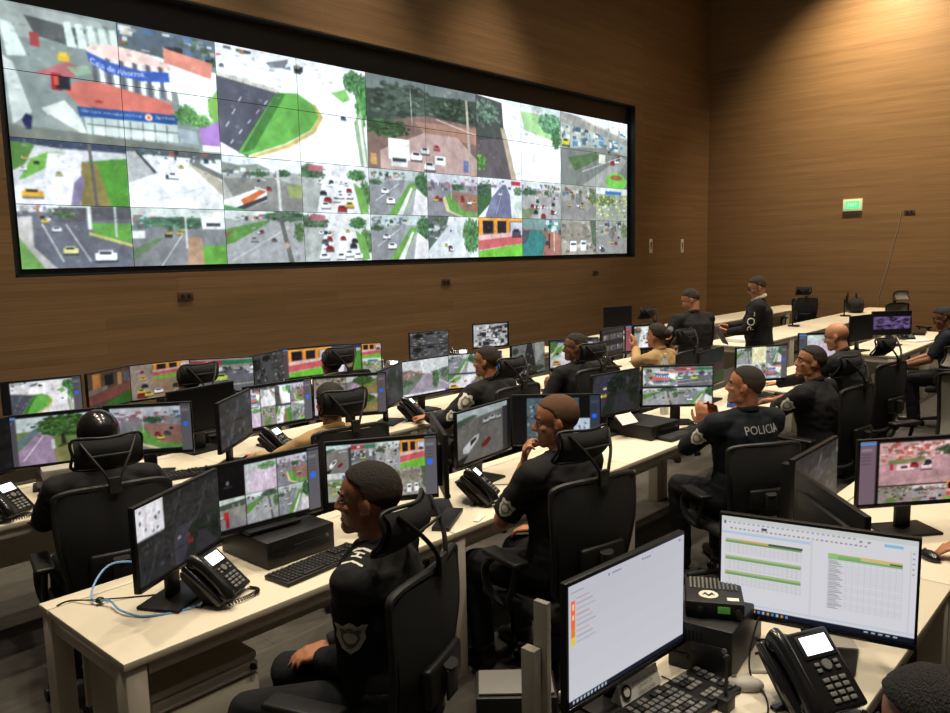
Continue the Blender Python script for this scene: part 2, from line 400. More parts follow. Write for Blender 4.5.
G, G2, RD, SK = (.30, .62, .18), (.22, .42, .14), (.40, .41, .44), (.86, .90, .93)
def sc_caja(p):
    p.fill((.50, .55, .54)); p.poly([(0, 0), (.42, .03), (.5, .2), (0, .26)], (.62, .66, .64)); p.poly([(.1, .08), (.36, .12), (.3, .26), (.14, .22)], (.30, .32, .32))
    p.poly([(0, .14), (.05, .16), (.1, .38), (.02, .4)], (.82, .88, .84)); p.poly([(.0, .4), (.04, .44), (.1, .8), (.02, .9)], (.78, .82, .8))
    for k in range(5): p.poly([(.26 + k * .05, .08), (.29 + k * .05, .07), (.31 + k * .05, .26), (.27 + k * .05, .26)], (.80, .86, .82))
    p.rect(.5, 0, .5, .22, (.30, .36, .42)); p.clutter(40, .5, 0, .97, .2, .05); p.rect(.115, .2, .04, .1, (.68, .22, .22))
    p.poly([(.12, .5), (.26, .38), (.36, .42), (.26, .52)], (.72, .36, .38)); p.poly([(.26, .42), (.35, .39), (.37, .44), (.3, .48)], (.55, .68, .55))
    p.rect(.225, .33, .05, .05, (.93, .72, .12)); p.rect(.235, .31, .03, .03, (.95, .78, .2))
    p.poly([(.56, .2), (1, .28), (1, .75), (.8, .75), (.78, .5), (.6, .45)], (.95, .97, .96))
    p.poly([(.72, .14), (.98, .2), (.97, .34), (.72, .26)], (.88, .50, .42))
    p.poly([(.35, .27), (.37, .22), (.48, .19), (.62, .21), (.75, .28), (.75, .4), (.37, .33)], (.96, .80, .76))
    for k in range(12): p.poly([(.37 + k * .032, .3), (.392 + k * .032, .31), (.398 + k * .032, .58), (.376 + k * .032, .56)], (.94, .95, .96) if k % 2 else (.34, .36, .42))
    p.poly([(.3, .52), (.4, .5), (.75, .60), (.76, .72), (.32, .74), (.24, .6)], (.85, .40, .34)); p.disc(.39, .66, .02, .012, (.7, .2, .2))
    p.poly([(.35, .27), (.45, .33), (.6, .36), (.74, .34), (.745, .42), (.6, .445), (.44, .42), (.36, .35)], (.17, .32, .72))
    p.text('Caja de Ahorros', .365, .315, .25, .06, (.95, .96, 1), shear=.045, arc=.03)
    p.poly([(.29, .715), (.77, .695), (.77, .775), (.3, .79)], (.10, .28, .58)); p.text('Caja de Ahorros', .66, .715, .10, .035, (.9, .93, 1), shear=-.005); p.text('CDA Centro  www.cajadeahorros.com.pa', .31, .735, .28, .026, (.75, .82, .95), shear=-.008)
    p.disc(.625, .74, .018, .028, (.95, .8, .7)); p.disc(.625, .74, .01, .016, (.85, .3, .2))
    p.poly([(.32, .79), (.77, .775), (.77, .93), (.33, .95)], (.72, .78, .76))
    for k in range(7): p.rect(.35 + k * .06, .79, .006, .15, (.35, .4, .4))
    p.rect(.33, .84, .44, .01, (.3, .35, .35)); p.rect(.36, .86, .38, .06, (.92, .94, .93), .6)
    p.poly([(.14, .76), (.24, .68), (.3, .8), (.33, .94), (.2, .88)], (.82, .85, .82)); p.poly([(.17, .8), (.33, .95), (.32, .98), (.14, .84)], (.55, .58, .56))
    p.tree(.82, .68, .06, .09, (.25, .55, .2)); p.tree(.9, .72, .06, .07, (.35, .7, .25)); p.tree(.97, .6, .03, .12, (.4, .7, .25))
    p.poly([(.88, .78), (.93, .77), (1, .68), (1, .95), (.9, .92)], (.66, .45, .80)); p.rect(.9, .93, .1, .05, (.97, .97, 1))
    p.poly([(.77, .8), (.87, .82), (.88, .93), (.78, .92)], (.60, .66, .7)); p.poly([(.0, .9), (.88, .96), (.88, 1), (0, 1)], (.42, .44, .40)); p.poly([(.94, .56), (1, .42), (1, .7), (.97, .72)], (.5, .75, .3))
    p.rect(.19, .48, .045, .13, (.62, .10, .12)); p.rect(.21, .5, .06, .1, (.1, .12, .16)); p.rect(.2, .5, .02, .07, (.85, .25, .2))
    p.poly([(.055, .86), (.075, .81), (.1, .83), (.09, .93), (.07, .93)], (.10, .12, .28))
def sc_island(p):
    p.fill((.95, .95, .97)); p.clutter(30, .0, 0, .5, .12, .05); p.poly([(0, .12), (.35, .0), (.6, .0), (.3, .2), (0, .22)], (.92, .93, .95)); p.poly([(.3, .1), (.45, .03), (.42, .12), (.33, .14)], (.45, .46, .5))
    p.poly([(0, .28), (.36, .36), (.16, 1), (.0, .88)], (.30, .31, .37)); p.poly([(0, .25), (.38, .33), (.38, .37), (0, .29)], (.80, .78, .72))
    for k in range(5): p.line((.30 - k * .055, .45 + k * .1), (.28 - k * .055, .49 + k * .1), .003, (.85, .85, .9))
    for k in range(3): p.line((.14 - k * .04, .45 + k * .12), (.12 - k * .04, .5 + k * .12), .003, (.85, .85, .9))
    p.poly([(.36, .36), (.5, .34), (.6, .42), (.64, .54), (.58, .68), (.4, .84), (.17, .98), (.1, .97)], (.38, .72, .26)); p.poly([(.36, .36), (.42, .36), (.2, .92), (.12, .97)], (.24, .50, .20))
    p.poly([(.6, .42), (.64, .54), (.58, .69), (.4, .85), (.17, .99), (.2, 1), (.42, .88), (.61, .7), (.67, .54), (.62, .42)], (.86, .72, .36))
    p.poly([(.73, .28), (.84, .22), (.88, .32), (.82, .36)], (.48, .76, .36)); p.tree(.93, .14, .1, .12, (.2, .48, .2), 40); p.tree(.96, .36, .05, .22, (.22, .55, .2), 40)
    p.poly([(.9, .55), (.96, .4), (1, 1), (.94, 1)], (.55, .68, .5)); p.poly([(.93, .52), (.95, .5), (.99, 1), (.965, 1)], (.9, .88, .85)); p.car(.8, .5, .04, (.25, .3, .4)); p.car(.02, .18, .03, (.3, .35, .4))
def sc_trucks(p):
    p.fill((.20, .25, .21)); p.poly([(0, 0), (1, 0), (1, .1), (0, .16)], (.40, .45, .44)); p.tree(.3, .25, .3, .2, (.20, .27, .22), 50); p.tree(.8, .25, .2, .14, (.15, .24, .16), 30)
    p.poly([(.0, .52), (.5, .36), (1, .40), (1, 1), (.0, 1)], (.48, .36, .33)); p.poly([(.4, .44), (1, .42), (1, .62), (.5, .58)], (.62, .44, .36)); p.poly([(.1, .8), (.48, .56), (.8, .56), (1, .8), (1, 1), (.1, 1)], (.72, .58, .55))
    p.tree(.16, .55, .2, .1, (.17, .32, .15), 30); p.line((.9, .1), (.93, .95), .012, (.66, .60, .54)); p.line((.37, .1), (.38, .5), .003, (.7, .7, .68)); p.line((.6, .38), (1, .50), .004, (.85, .7, .62))
    p.rect(.17, .66, .18, .22, (.93, .93, .90)); p.rect(.19, .86, .14, .1, (.85, .85, .85)); p.rect(.2, .87, .12, .04, (.2, .22, .25)); p.car(.36, .78, .1, (.93, .93, .95)); p.car(.45, .72, .08, (.85, .85, .88)); p.car(.57, .68, .06, (.72, .25, .3)); p.rect(.58, .8, .1, .1, (.93, .94, .95)); p.rect(.6, .82, .06, .03, (.2, .2, .25)); p.car(.48, .88, .1, (.9, .9, .92)); p.rect(.02, .84, .05, .12, (.75, .55, .3)); p.rect(.86, .82, .05, .14, (.35, .4, .6))
def sc_white(p):
    p.fill((.95, .94, .96)); p.poly([(0, 0), (.28, .05), (.30, .4), (.36, 1), (0, 1)], (.24, .27, .26)); p.tree(.1, .2, .14, .16, (.3, .42, .34), 30); p.poly([(0, .55), (.3, .5), (.42, 1), (0, 1)], (.34, .31, .33)); p.poly([(.26, .36), (.31, .36), (.44, 1), (.38, 1)], (.7, .62, .5))
    p.tree(.04, .82, .06, .1, (.3, .6, .15)); p.poly([(.5, .1), (1, .12), (1, .5), (.86, .42), (.54, .34)], (.66, .88, .56)); p.tree(.88, .2, .16, .14, (.30, .58, .38), 50); p.tree(.94, .4, .06, .14, (.22, .46, .26), 30); p.poly([(.3, 0), (1, 0), (1, .08), (.4, .06)], (.80, .88, .86)); p.line((.5, .3), (.72, .4), .003, (.8, .78, .82))
def sc_overpass(p):
    p.fill((.62, .66, .64)); p.poly([(0, 0), (1, 0), (1, .3), (0, .05)], (.88, .90, .91)); p.clutter(80, 0, .16, .95, .42, .06, [(.85, .88, .88), (.2, .35, .5), (.3, .45, .4), (.75, .72, .6), (.15, .2, .2), (.2, .5, .7)]); p.poly([(0, .0), (.3, .04), (1, .22), (1, .34), (.4, .2), (0, .14)], (.55, .55, .53)); p.poly([(.3, .04), (1, .22), (1, .25), (.3, .07)], (.75, .74, .7))
    for x in (.13, .42, .68, .85): p.rect(x, .12, .035, .4, (.62, .62, .58))
    p.poly([(0, .5), (.6, .42), (1, .5), (1, 1), (0, 1)], (.45, .47, .45)); p.poly([(.1, .62), (.5, .5), (.6, .56), (.2, .8)], (.3, .42, .26)); p.poly([(.3, 1), (.9, .52), (1, .56), (.7, 1)], (.60, .60, .58)); p.disc(.82, .9, .17, .13, (.42, .78, .24)); p.disc(.82, .84, .1, .04, (.6, .35, .2)); p.car(.02, .36, .1, (.85, .8, .1)); p.rect(.55, .52, .1, .13, (.85, .83, .76)); p.cars(5, .6, .45, .9, .6, .05); p.line((.3, .8), (.9, .52), .003, (.8, .8, .8))
def sc_curve(p):
    p.fill((.78, .78, .80)); p.poly([(0, 0), (1, .0), (1, .12), (.4, .12), (.0, .06)], (.18, .22, .32)); p.poly([(0, .06), (.2, .08), (.1, .4), (0, .5)], (.3, .5, .2)); p.poly([(.16, .3), (.3, .18), (.45, .18), (.3, .4), (.1, .6), (.04, .64)], (.40, .68, .22)); p.poly([(.3, .2), (.6, .2), (.52, 1), (0, 1), (0, .75), (.25, .6)], (.88, .87, .90)); p.poly([(.6, .3), (1, .2), (1, 1), (.62, 1)], (.28, .58, .16)); p.poly([(.58, .3), (.72, .3), (.82, 1), (.55, 1)], (.52, .46, .22)); p.line((.66, .0), (.69, 1), .015, (.34, .33, .33)); p.car(.06, .76, .17, (.95, .66, .1), .45); p.car(.35, .48, .06, (.75, .68, .4)); p.cars(4, .05, .2, .2, .5, .05); p.poly([(.5, .65), (.58, .5), (.6, .6), (.54, 1), (.46, 1)], (.5, .45, .6))
def sc_plaza(p):
    p.fill((.90, .90, .92)); p.poly([(0, 0), (1, 0), (1, .12), (0, .1)], (.30, .33, .34)); p.clutter(30, 0, 0, 1, .14, .06); p.poly([(0, .08), (.12, .06), (.3, .4), (.0, .6)], (.68, .69, .70)); p.line((.1, .06), (.28, .4), .012, (.2, .22, .25)); p.poly([(.62, .2), (.75, .2), (1, .5), (1, .75)], (.70, .66, .58)); p.poly([(.7, .16), (1, .36), (1, .46), (.66, .22)], (.42, .44, .42)); p.car(.4, .38, .11, (.95, .96, .97)); p.rect(.38, .42, .03, .08, (.2, .22, .25)); p.cars(5, .2, .12, .8, .25, .04); p.line((.1, .95), (.8, .6), .004, (.75, .75, .78)); p.line((.3, .5), (.7, .95), .003, (.8, .8, .82)); p.rect(.7, .13, .06, .1, (.4, .42, .42))
def sc_bus(p):
    p.fill((.66, .67, .66)); p.poly([(0, 0), (1, 0), (1, .25), (0, .25)], (.86, .90, .93)); p.poly([(0, .12), (.2, .16), (.45, .12), (.6, .22), (0, .28)], (.50, .54, .50)); p.clutter(30, .0, .2, .7, .34, .06, [(.9, .92, .93), (.3, .4, .5), (.5, .3, .25), (.25, .35, .25)]); p.tree(.75, .26, .1, .08, (.18, .35, .15)); p.tree(.45, .3, .12, .06, (.2, .4, .18)); p.poly([(0, .42), (.6, .36), (1, .5), (1, 1), (.2, 1)], (.50, .50, .48)); p.poly([(.8, .5), (1, .46), (1, .72), (.82, .72)], (.60, .66, .36)); p.poly([(0, .82), (.44, .56), (.53, .6), (.53, .8), (.18, 1), (0, 1)], (.95, .93, .92)); p.poly([(.2, .8), (.45, .6), (.53, .62), (.25, .92)], (.85, .38, .16)); p.poly([(.12, .96), (.53, .7), (.53, .78), (.2, 1)], (.2, .2, .24)); p.line((.68, .2), (.7, 1), .018, (.78, .79, .77)); p.poly([(0, .9), (.3, 1), (0, 1)], (.3, .6, .35)); p.cars(5, .3, .38, .6, .55, .05)
def sc_busy(p):
    p.fill((.88, .88, .89)); p.tree(.15, .2, .2, .16, (.22, .38, .22), 40); p.tree(.8, .2, .14, .12, (.20, .45, .18), 40); p.poly([(0, .3), (.3, .3), (.2, 1), (0, 1)], (.62, .64, .62)); p.tree(.93, .6, .1, .3, (.26, .48, .18), 40); p.rect(.1, .05, .2, .12, (.7, .35, .4)); p.poly([(.75, .35), (.9, .5), (.98, .98), (.85, 1)], (.40, .66, .26)); p.cars(16, .2, .3, .72, .85, .10)
def sc_median(p):
    p.fill((.58, .60, .60)); p.poly([(0, 0), (1, 0), (1, .22), (0, .22)], (.70, .76, .76)); p.clutter(40, 0, .05, .6, .2, .06); p.tree(.9, .3, .12, .3, (.18, .38, .18), 50); p.poly([(.0, .35), (.6, .2), (.45, 1), (0, 1)], (.50, .51, .53)); p.poly([(.7, .25), (.8, .3), (.55, 1), (.3, 1)], (.36, .60, .22)); p.poly([(.7, .38), (.74, .38), (.55, 1), (.45, 1)], (.85, .84, .82)); p.poly([(.8, .38), (1, .6), (1, 1), (.72, 1)], (.84, .82, .84)); p.car(.2, .42, .12, (.93, .93, .95)); p.car(.28, .62, .14, (.95, .95, .97)); p.line((.1, .7), (.5, .3), .004, (.85, .85, .85)); p.tree(.1, .3, .12, .06, (.2, .36, .2))
def sc_round(p):
    p.fill((.50, .50, .53)); p.poly([(0, 0), (1, 0), (1, .25), (0, .2)], (.74, .76, .80)); p.clutter(50, 0, .08, 1, .35, .07, [(.6, .3, .45), (.8, .82, .85), (.25, .35, .5), (.3, .3, .3), (.7, .4, .35)]); p.tree(.6, .3, .15, .08, (.2, .4, .2)); p.poly([(.35, .55), (.5, .4), (1, .45), (1, 1), (.7, .98), (.42, .8)], (.58, .40, .34)); p.poly([(.35, .55), (.45, .45), (.52, .6), (.7, .85), (1, .9), (1, 1), (.7, .98), (.42, .85)], (.36, .62, .24)); p.poly([(.33, .52), (.35, .55), (.42, .85), (.7, 1), (.62, 1), (.36, .88), (.29, .6)], (.85, .78, .55)); p.cars(5, .6, .45, .9, .7, .08); p.cars(3, .05, .4, .25, .9, .09); p.line((.45, .1), (.46, .6), .005, (.8, .8, .8))
def sc_purple(p):
    p.fill((.84, .86, .90)); p.poly([(0, .2), (.3, .15), (.3, .6), (0, 1)], (.2, .36, .2)); p.poly([(.55, .15), (.3, .5), (.15, 1), (.75, 1), (.72, .4), (.62, .15)], (.40, .41, .55)); p.rect(.75, .05, .22, .1, (.75, .12, .2)); p.clutter(30, 0, .04, .7, .25, .06, [(.5, .35, .4), (.3, .4, .35), (.8, .8, .85)]); p.tree(.1, .3, .15, .15, (.2, .36, .25)); p.car(.46, .35, .08, (.9, .9, .95)); p.tree(.9, .3, .1, .12, (.3, .5, .3)); p.line((.4, .9), (.55, .3), .005, (.7, .7, .8)); p.poly([(.8, .5), (1, .55), (1, 1), (.85, 1)], (.78, .84, .80))
def sc_cross(p):
    p.fill((.62, .62, .62)); p.poly([(0, 0), (1, 0), (1, .25), (0, .2)], (.80, .82, .80)); p.clutter(60, 0, .05, 1, .32, .08); p.tree(.2, .3, .2, .08, (.22, .36, .2)); p.cars(12, .05, .35, .9, .85, .09); p.poly([(.0, .75), (.35, .7), (.2, 1), (0, 1)], (.45, .5, .35)); p.line((.7, .1), (.72, .9), .01, (.7, .7, .68))
    for k in range(6): p.rect(.3 + k * .08, .66, .04, .05, (.88, .88, .88))
def sc_taxi(p):
    p.fill((.36, .37, .42)); p.poly([(0, 0), (.62, 0), (.55, .1), (0, .12)], (.85, .87, .88)); p.clutter(25, 0, 0, .5, .12, .05); p.poly([(.0, .45), (.08, .42), (.12, .7), (.25, 1), (0, 1)], (.42, .66, .28)); p.poly([(.0, .2), (.12, .18), (.12, .66), (.3, 1), (.2, 1), (0, .5)], (.72, .70, .68)); p.poly([(.6, .28), (1, .28), (1, .6), (.66, .46)], (.32, .60, .20)); p.poly([(.6, .42), (1, .62), (1, .67), (.6, .47)], (.75, .72, .35)); p.poly([(.3, .05), (1, .0), (1, .2), (.35, .28)], (.30, .30, .32)); p.rect(.595, .0, .035, .38, (.85, .87, .85)); p.rect(.84, 0, .02, .5, (.7, .72, .7)); p.tree(.4, .15, .1, .06, (.25, .4, .2)); p.car(.36, .65, .13, (.88, .86, .5)); p.car(.64, .72, .2, (.95, .95, .96), .5); p.car(.28, .34, .08, (.85, .85, .85)); p.line((.2, .3), (.36, .9), .005, (.85, .85, .85)); p.line((.4, .3), (.6, .9), .005, (.85, .85, .85)); p.cars(4, .1, .15, .3, .25, .05)
def sc_patch(p):
    p.fill((.46, .47, .49)); p.poly([(0, 0), (1, 0), (1, .25), (0, .3)], (.76, .80, .78)); p.clutter(40, .0, .12, .65, .32, .08, [(.2, .5, .5), (.85, .88, .85), (.6, .3, .3), (.3, .3, .32)]); p.tree(.5, .25, .4, .1, (.2, .38, .25), 40); p.poly([(0, .7), (.3, .5), (.3, .55), (0, .9)], (.35, .45, .3)); p.poly([(.72, .08), (1, .04), (1, .36), (.74, .36)], (.93, .93, .93)); p.rect(.78, .25, .16, .06, (.2, .22, .24)); p.poly([(.5, .45), (.72, .4), (.6, 1), (.3, 1)], (.48, .48, .50)); p.poly([(.7, .66), (1, .64), (1, 1), (.74, 1)], (.36, .66, .20)); p.poly([(.58, .5), (.72, .5), (.74, 1), (.55, 1)], (.68, .52, .40)); p.rect(.55, .1, .015, .6, (.8, .8, .8)); p.cars(5, .2, .35, .5, .5, .07); p.line((.28, 1), (.52, .45), .004, (.9, .9, .9)); p.rect(.0, .4, .13, .12, (.85, .86, .85))
def sc_avenue(p):
    p.fill((.60, .61, .62)); p.poly([(0, 0), (1, 0), (1, .14), (0, .16)], (.80, .84, .82)); p.tree(.75, .1, .3, .1, (.22, .36, .22), 50); p.clutter(20, 0, .05, .6, .16, .06); p.poly([(0, .35), (.5, .18), (.56, .2), (.1, .6), (0, .64)], (.32, .54, .22)); p.poly([(0, .42), (.1, .38), (0, .5)], (.6, .3, .2)); p.line((.05, .95), (.8, .3), .004, (.82, .82, .82)); p.poly([(.65, 0), (.7, 0), (.85, 1), (.78, 1)], (.35, .36, .34)); p.tree(.93, .4, .08, .2, (.28, .45, .2)); p.disc(.76, .66, .035, .06, (.7, .55, .5)); p.car(.3, .5, .09, (.55, .57, .6)); p.car(.56, .52, .07, (.4, .3, .3)); p.cars(3, .3, .3, .6, .4, .05)
def sc_tree_road(p):
    p.fill((.82, .84, .84)); p.poly([(0, 0), (.4, 0), (.3, .4), (.1, .7), (0, .8)], (.3, .36, .34)); p.clutter(30, 0, .05, .4, .5, .08, [(.2, .25, .25), (.5, .52, .5), (.8, .8, .8)]); p.poly([(.4, .2), (.6, .2), (.7, 1), (0, 1), (0, .8)], (.78, .80, .82)); p.tree(.85, .45, .17, .42, (.24, .48, .22), 70); p.cars(5, .3, .3, .55, .8, .06); p.tree(.25, .1, .12, .08, (.3, .4, .3))
def sc_orange(p):
    p.fill((.80, .78, .82)); p.rect(0, 0, 1, .5, (.55, .34, .22)); p.rect(.0, .0, 1, .08, (.92, .62, .2)); p.rect(.1, .08, .22, .32, (.10, .09, .12)); p.rect(.42, .08, .2, .3, (.12, .10, .14)); p.rect(.72, .1, .3, .3, (.75, .75, .82))
    for x in (.02, .34, .62): p.rect(x, 0, .08, .58, (.96, .58, .12))
    p.rect(.0, .38, .04, .28, (.9, .7, .1)); p.poly([(0, .45), (1, .34), (1, .46), (0, .62)], (.86, .68, .66)); p.poly([(0, .58), (1, .44), (1, .66), (0, .82)], (.80, .32, .33)); p.poly([(0, .84), (1, .66), (1, 1), (0, 1)], (.40, .76, .18)); p.car(.76, .28, .2, (.25, .25, .35))
def sc_teal(p):
    p.fill((.62, .38, .33)); p.poly([(0, 0), (1, 0), (1, .35), (0, .25)], (.42, .56, .54)); p.poly([(0, .3), (.45, .3), (.6, .5), (.5, 1), (0, 1)], (.16, .47, .46)); p.poly([(0, .3), (.2, .3), (.12, .6), (0, .7)], (.25, .3, .34)); p.clutter(16, .5, .02, .95, .3, .1, [(.85, .9, .9), (.15, .3, .4), (.3, .5, .4)]); p.rect(.66, .4, .04, .4, (.3, .16, .16)); p.rect(.8, .3, .02, .6, (.8, .75, .7)); p.car(.58, .6, .1, (.2, .2, .25))
def sc_aerial(p):
    p.fill((.60, .57, .52)); p.clutter(70, 0, .0, 1, .9, .09, [(.75, .73, .68), (.4, .36, .32), (.55, .5, .45), (.3, .28, .26)]); p.disc(.4, .36, .42, .3, (.50, .46, .40), .6); p.rect(.25, .6, .18, .3, (.94, .95, .96)); p.rect(.55, .58, .16, .3, (.90, .91, .93)); p.rect(.27, .66, .14, .06, (.2, .22, .25)); p.rect(.57, .64, .12, .06, (.2, .22, .25)); p.poly([(.82, 0), (1, 0), (1, .8), (.9, .7)], (.3, .38, .3))
def sc_people(p):
    p.fill((.60, .60, .56)); p.poly([(0, .5), (.5, .35), (1, .6), (1, 1), (0, 1)], (.52, .51, .50)); p.clutter(40, 0, 0, 1, .3, .09); p.tree(.9, .3, .1, .24, (.35, .45, .25), 40); p.line((.55, .1), (.52, .7), .01, (.3, .3, .3)); p.disc(.5, .38, .1, .16, (.35, .36, .36), .6); p.cars(5, .1, .4, .8, .8, .09)
def sc_yellow(p):
    p.fill((.55, .58, .50)); p.poly([(0, 0), (1, 0), (1, .2), (0, .2)], (.82, .84, .82)); p.rect(.3, .1, .5, .1, (.12, .4, .75)); p.tree(.3, .4, .3, .15, (.35, .48, .22), 50); p.clutter(70, 0, .25, 1, .85, .06, [(.85, .83, .4), (.9, .9, .85), (.3, .4, .22), (.6, .62, .55), (.75, .7, .3)])
def sc_haze(p):
    p.fill((.80, .82, .83)); p.poly([(0, .28), (.2, .26), (.34, .34), (.5, .4), (.5, .6), (0, .7)], (.56, .44, .42)); p.clutter(40, .0, .3, .42, .5, .05, [(.7, .5, .45), (.5, .42, .42), (.8, .7, .66), (.35, .4, .36)]); p.poly([(0, .62), (.4, .42), (.5, .45), (.2, 1), (0, 1)], (.42, .48, .40)); p.poly([(.48, .42), (.6, .42), (1, .85), (1, 1), (.1, 1), (.38, .6)], (.62, .58, .64)); p.poly([(.62, .38), (1, .3), (1, .8), (.66, .5)], (.46, .52, .44)); p.tree(.72, .62, .07, .26, (.25, .42, .25), 40); p.tree(.12, .62, .14, .1, (.28, .40, .28), 30); p.tree(.92, .45, .1, .16, (.35, .45, .34), 30); p.rect(0, .94, .92, .06, (.90, .90, .92)); p.rect(.92, .94, .08, .06, (.35, .2, .75))
def sc_bigtree(p):
    p.fill((.42, .52, .24)); p.poly([(0, 0), (1, 0), (1, .2), (0, .3)], (.74, .80, .80)); p.clutter(20, 0, .1, 1, .25, .06); p.poly([(.0, .7), (.28, .28), (.4, .3), (.42, 1), (0, 1)], (.60, .50, .62)); p.poly([(0, .45), (.2, .25), (.28, .28), (0, .66)], (.36, .46, .50)); p.line((.05, .9), (.3, .4), .006, (.9, .88, .92)); p.tree(.56, .22, .32, .22, (.18, .36, .10), 80); p.poly([(.5, .4), (.53, .4), (.56, .62), (.5, .62)], (.20, .14, .10)); p.disc(.55, .66, .1, .05, (.22, .32, .14)); p.poly([(.42, .7), (1, .5), (1, 1), (.42, 1)], (.52, .50, .28)); p.disc(.8, .8, .2, .12, (.58, .50, .34), .7); p.rect(.38, .5, .04, .2, (.80, .78, .85))
def sc_lot(p):
    p.fill((.46, .44, .42)); p.poly([(0, 0), (1, 0), (1, .12), (0, .2)], (.72, .80, .80)); p.poly([(0, .16), (.3, .1), (.4, .14), (0, .3)], (.3, .38, .3)); p.car(.5, .22, .12, (.85, .87, .9)); p.car(.63, .2, .12, (.80, .82, .85)); p.car(.77, .22, .1, (.85, .87, .9)); p.poly([(.1, .7), (.32, .52), (.42, .5), (.4, .6), (.2, .82), (.1, .8)], (.90, .91, .92)); p.poly([(.24, .6), (.36, .54), (.36, .6), (.24, .7)], (.15, .16, .2)); p.poly([(.46, .72), (.62, .62), (.66, .68), (.56, .78), (.46, .8)], (.50, .04, .08)); p.poly([(0, .9), (.2, .85), (.1, 1), (0, 1)], (.1, .1, .1)); p.rect(.9, .1, .1, .9, (.2, .2, .21))
def sc_map(p):
    p.fill((.86, .86, .88))
    for k in range(9): p.line((.2 + .6 * p.r.rand(), .1 + .8 * p.r.rand()), (.2 + .6 * p.r.rand(), .1 + .8 * p.r.rand()), .008, [(.75, .4, .45), (.5, .5, .55)][k % 2], .35)
    for k in range(9): p.disc(.15 + .7 * p.r.rand(), .1 + .8 * p.r.rand(), .035, .035, (.12, .12, .15))
def sc_sat(p):
    p.fill((.34, .38, .38)); p.clutter(220, 0, 0, 1, 1, .06, [(.15, .2, .18), (.5, .55, .55), (.7, .72, .72), (.25, .3, .3), (.35, .42, .38)]); p.line((.5, 0), (.8, 1), .02, (.75, .45, .45), .5)
def sc_thumbs(p):
    p.fill((.16, .15, .16))
    for j in range(2):
        for i in range(3): p.rect(.06 + i * .31, .2 + j * .42, .27, .2, (.40, .38, .36)); p.clutter(8, .06 + i * .31, .2 + j * .42, .27 + i * .31, .34 + j * .42, .06)
    p.rect(0, 0, 1, .1, (.25, .22, .24))
def sc_logo(p):
    p.fill((.035, .035, .04)); p.disc(.5, .5, .05, .08, (.35, .36, .4)); p.rect(.36, .62, .28, .02, (.25, .26, .3)); p.rect(.42, .66, .16, .015, (.25, .26, .3))
def sc_redcar(p):
    p.fill((.52, .52, .48)); p.rect(0, 0, 1, .2, (.75, .80, .78)); p.poly([(0, .2), (1, .1), (1, .3), (0, .36)], (.25, .32, .24)); p.rect(.6, .2, .06, .3, (.5, .5, .5)); p.rect(.78, .2, .05, .3, (.5, .5, .5)); p.poly([(0, .7), (.5, .55), (1, .7), (1, 1), (0, 1)], (.48, .47, .48)); p.rect(.34, .42, .14, .25, (.75, .12, .12)); p.rect(.38, .66, .1, .3, (.6, .1, .1)); p.car(.1, .5, .2, (.7, .7, .7))
def sc_shops(p):
    p.fill((.40, .41, .44)); p.rect(0, 0, 1, .3, (.6, .55, .5)); p.rect(0, .05, .5, .14, (.72, .16, .26)); p.rect(.5, .05, .5, .14, (.14, .48, .34)); p.rect(.25, .08, .12, .06, (.9, .8, .85)); p.clutter(30, 0, .2, 1, .42, .09, [(.85, .87, .9), (.7, .72, .75), (.2, .2, .25)]); p.car(.38, .46, .2, (.78, .85, .18)); p.car(.0, .5, .14, (.9, .92, .95)); p.poly([(0, .86), (1, .74), (1, .77), (0, .9)], (.72, .7, .6)); p.poly([(0, .7), (.6, .62), (.6, .64), (0, .72)], (.8, .8, .8))
def sc_terrace(p):
    p.fill((.34, .24, .18)); p.rect(.1, .05, .16, .4, (.8, .5, .2)); p.rect(.35, .1, .18, .3, (.08, .08, .08)); p.rect(.62, .1, .1, .35, (.7, .5, .3)); p.rect(.75, .1, .2, .3, (.35, .35, .4)); p.poly([(0, .55), (1, .4), (1, .6), (.4, .8), (0, .85)], (.50, .26, .22)); p.poly([(.3, .9), (1, .6), (1, 1), (.1, 1)], (.18, .42, .12)); p.poly([(0, .45), (.4, .4), (.4, .5), (0, .6)], (.5, .45, .42))
def sc_mixed(p):
    sc_cross(p.sub(0, 0, .5, 1, 3)); sc_orange(p.sub(.36, 0, 1, .45, 3)); q = p.sub(.36, .45, 1, 1, 4); q.fill((.6, .48, .36)); q.cars(6, 0, .1, .8, .8, .2); q = p.sub(0, 0, .36, 1, 6); q.fill((.6, .52, .46)); q.cars(8, 0, .1, .7, .9, .28)
def sc_dim(p):  # dimness of an obliquely viewed screen, put into the picture colours
    p.fill((.10, .105, .11)); p.poly([(0, .3), (1, .2), (1, 1), (0, 1)], (.15, .15, .155)); p.clutter(60, 0, 0, 1, 1, .08, [(.2, .2, .2), (.07, .07, .07), (.13, .14, .14), (.26, .26, .27)]); p.line((.2, 1), (.6, .1), .02, (.22, .21, .24)); p.line((.0, .5), (1, .52), .004, (.03, .03, .03))
def sc_dimroad(p):  # road picture darkened in its colours, as a screen viewed at an angle
    p.fill((.12, .14, .12)); p.poly([(.1, 0), (.5, 0), (.15, 1), (0, 1), (0, .2)], (.20, .19, .24)); p.tree(.5, .3, .2, .25, (.08, .12, .08), 40); p.poly([(.4, 1), (.5, .4), (.75, .5), (.9, 1)], (.17, .17, .19)); p.poly([(.7, .1), (1, .4), (1, .6), (.7, .3)], (.22, .21, .26)); p.tree(.85, .5, .12, .3, (.09, .12, .08), 30); p.line((.0, .55), (1, .5), .004, (.05, .05, .05)); p.cars(3, .05, .2, .3, .5, .08)
def sc_teal2(p):
    p.fill((.05, .08, .08)); p.rect(0, .4, 1, .3, (.22, .10, .12)); p.rect(0, .64, 1, .36, (.06, .20, .09)); p.clutter(12, 0, 0, 1, .4, .12, [(.12, .16, .17), (.04, .05, .06)])
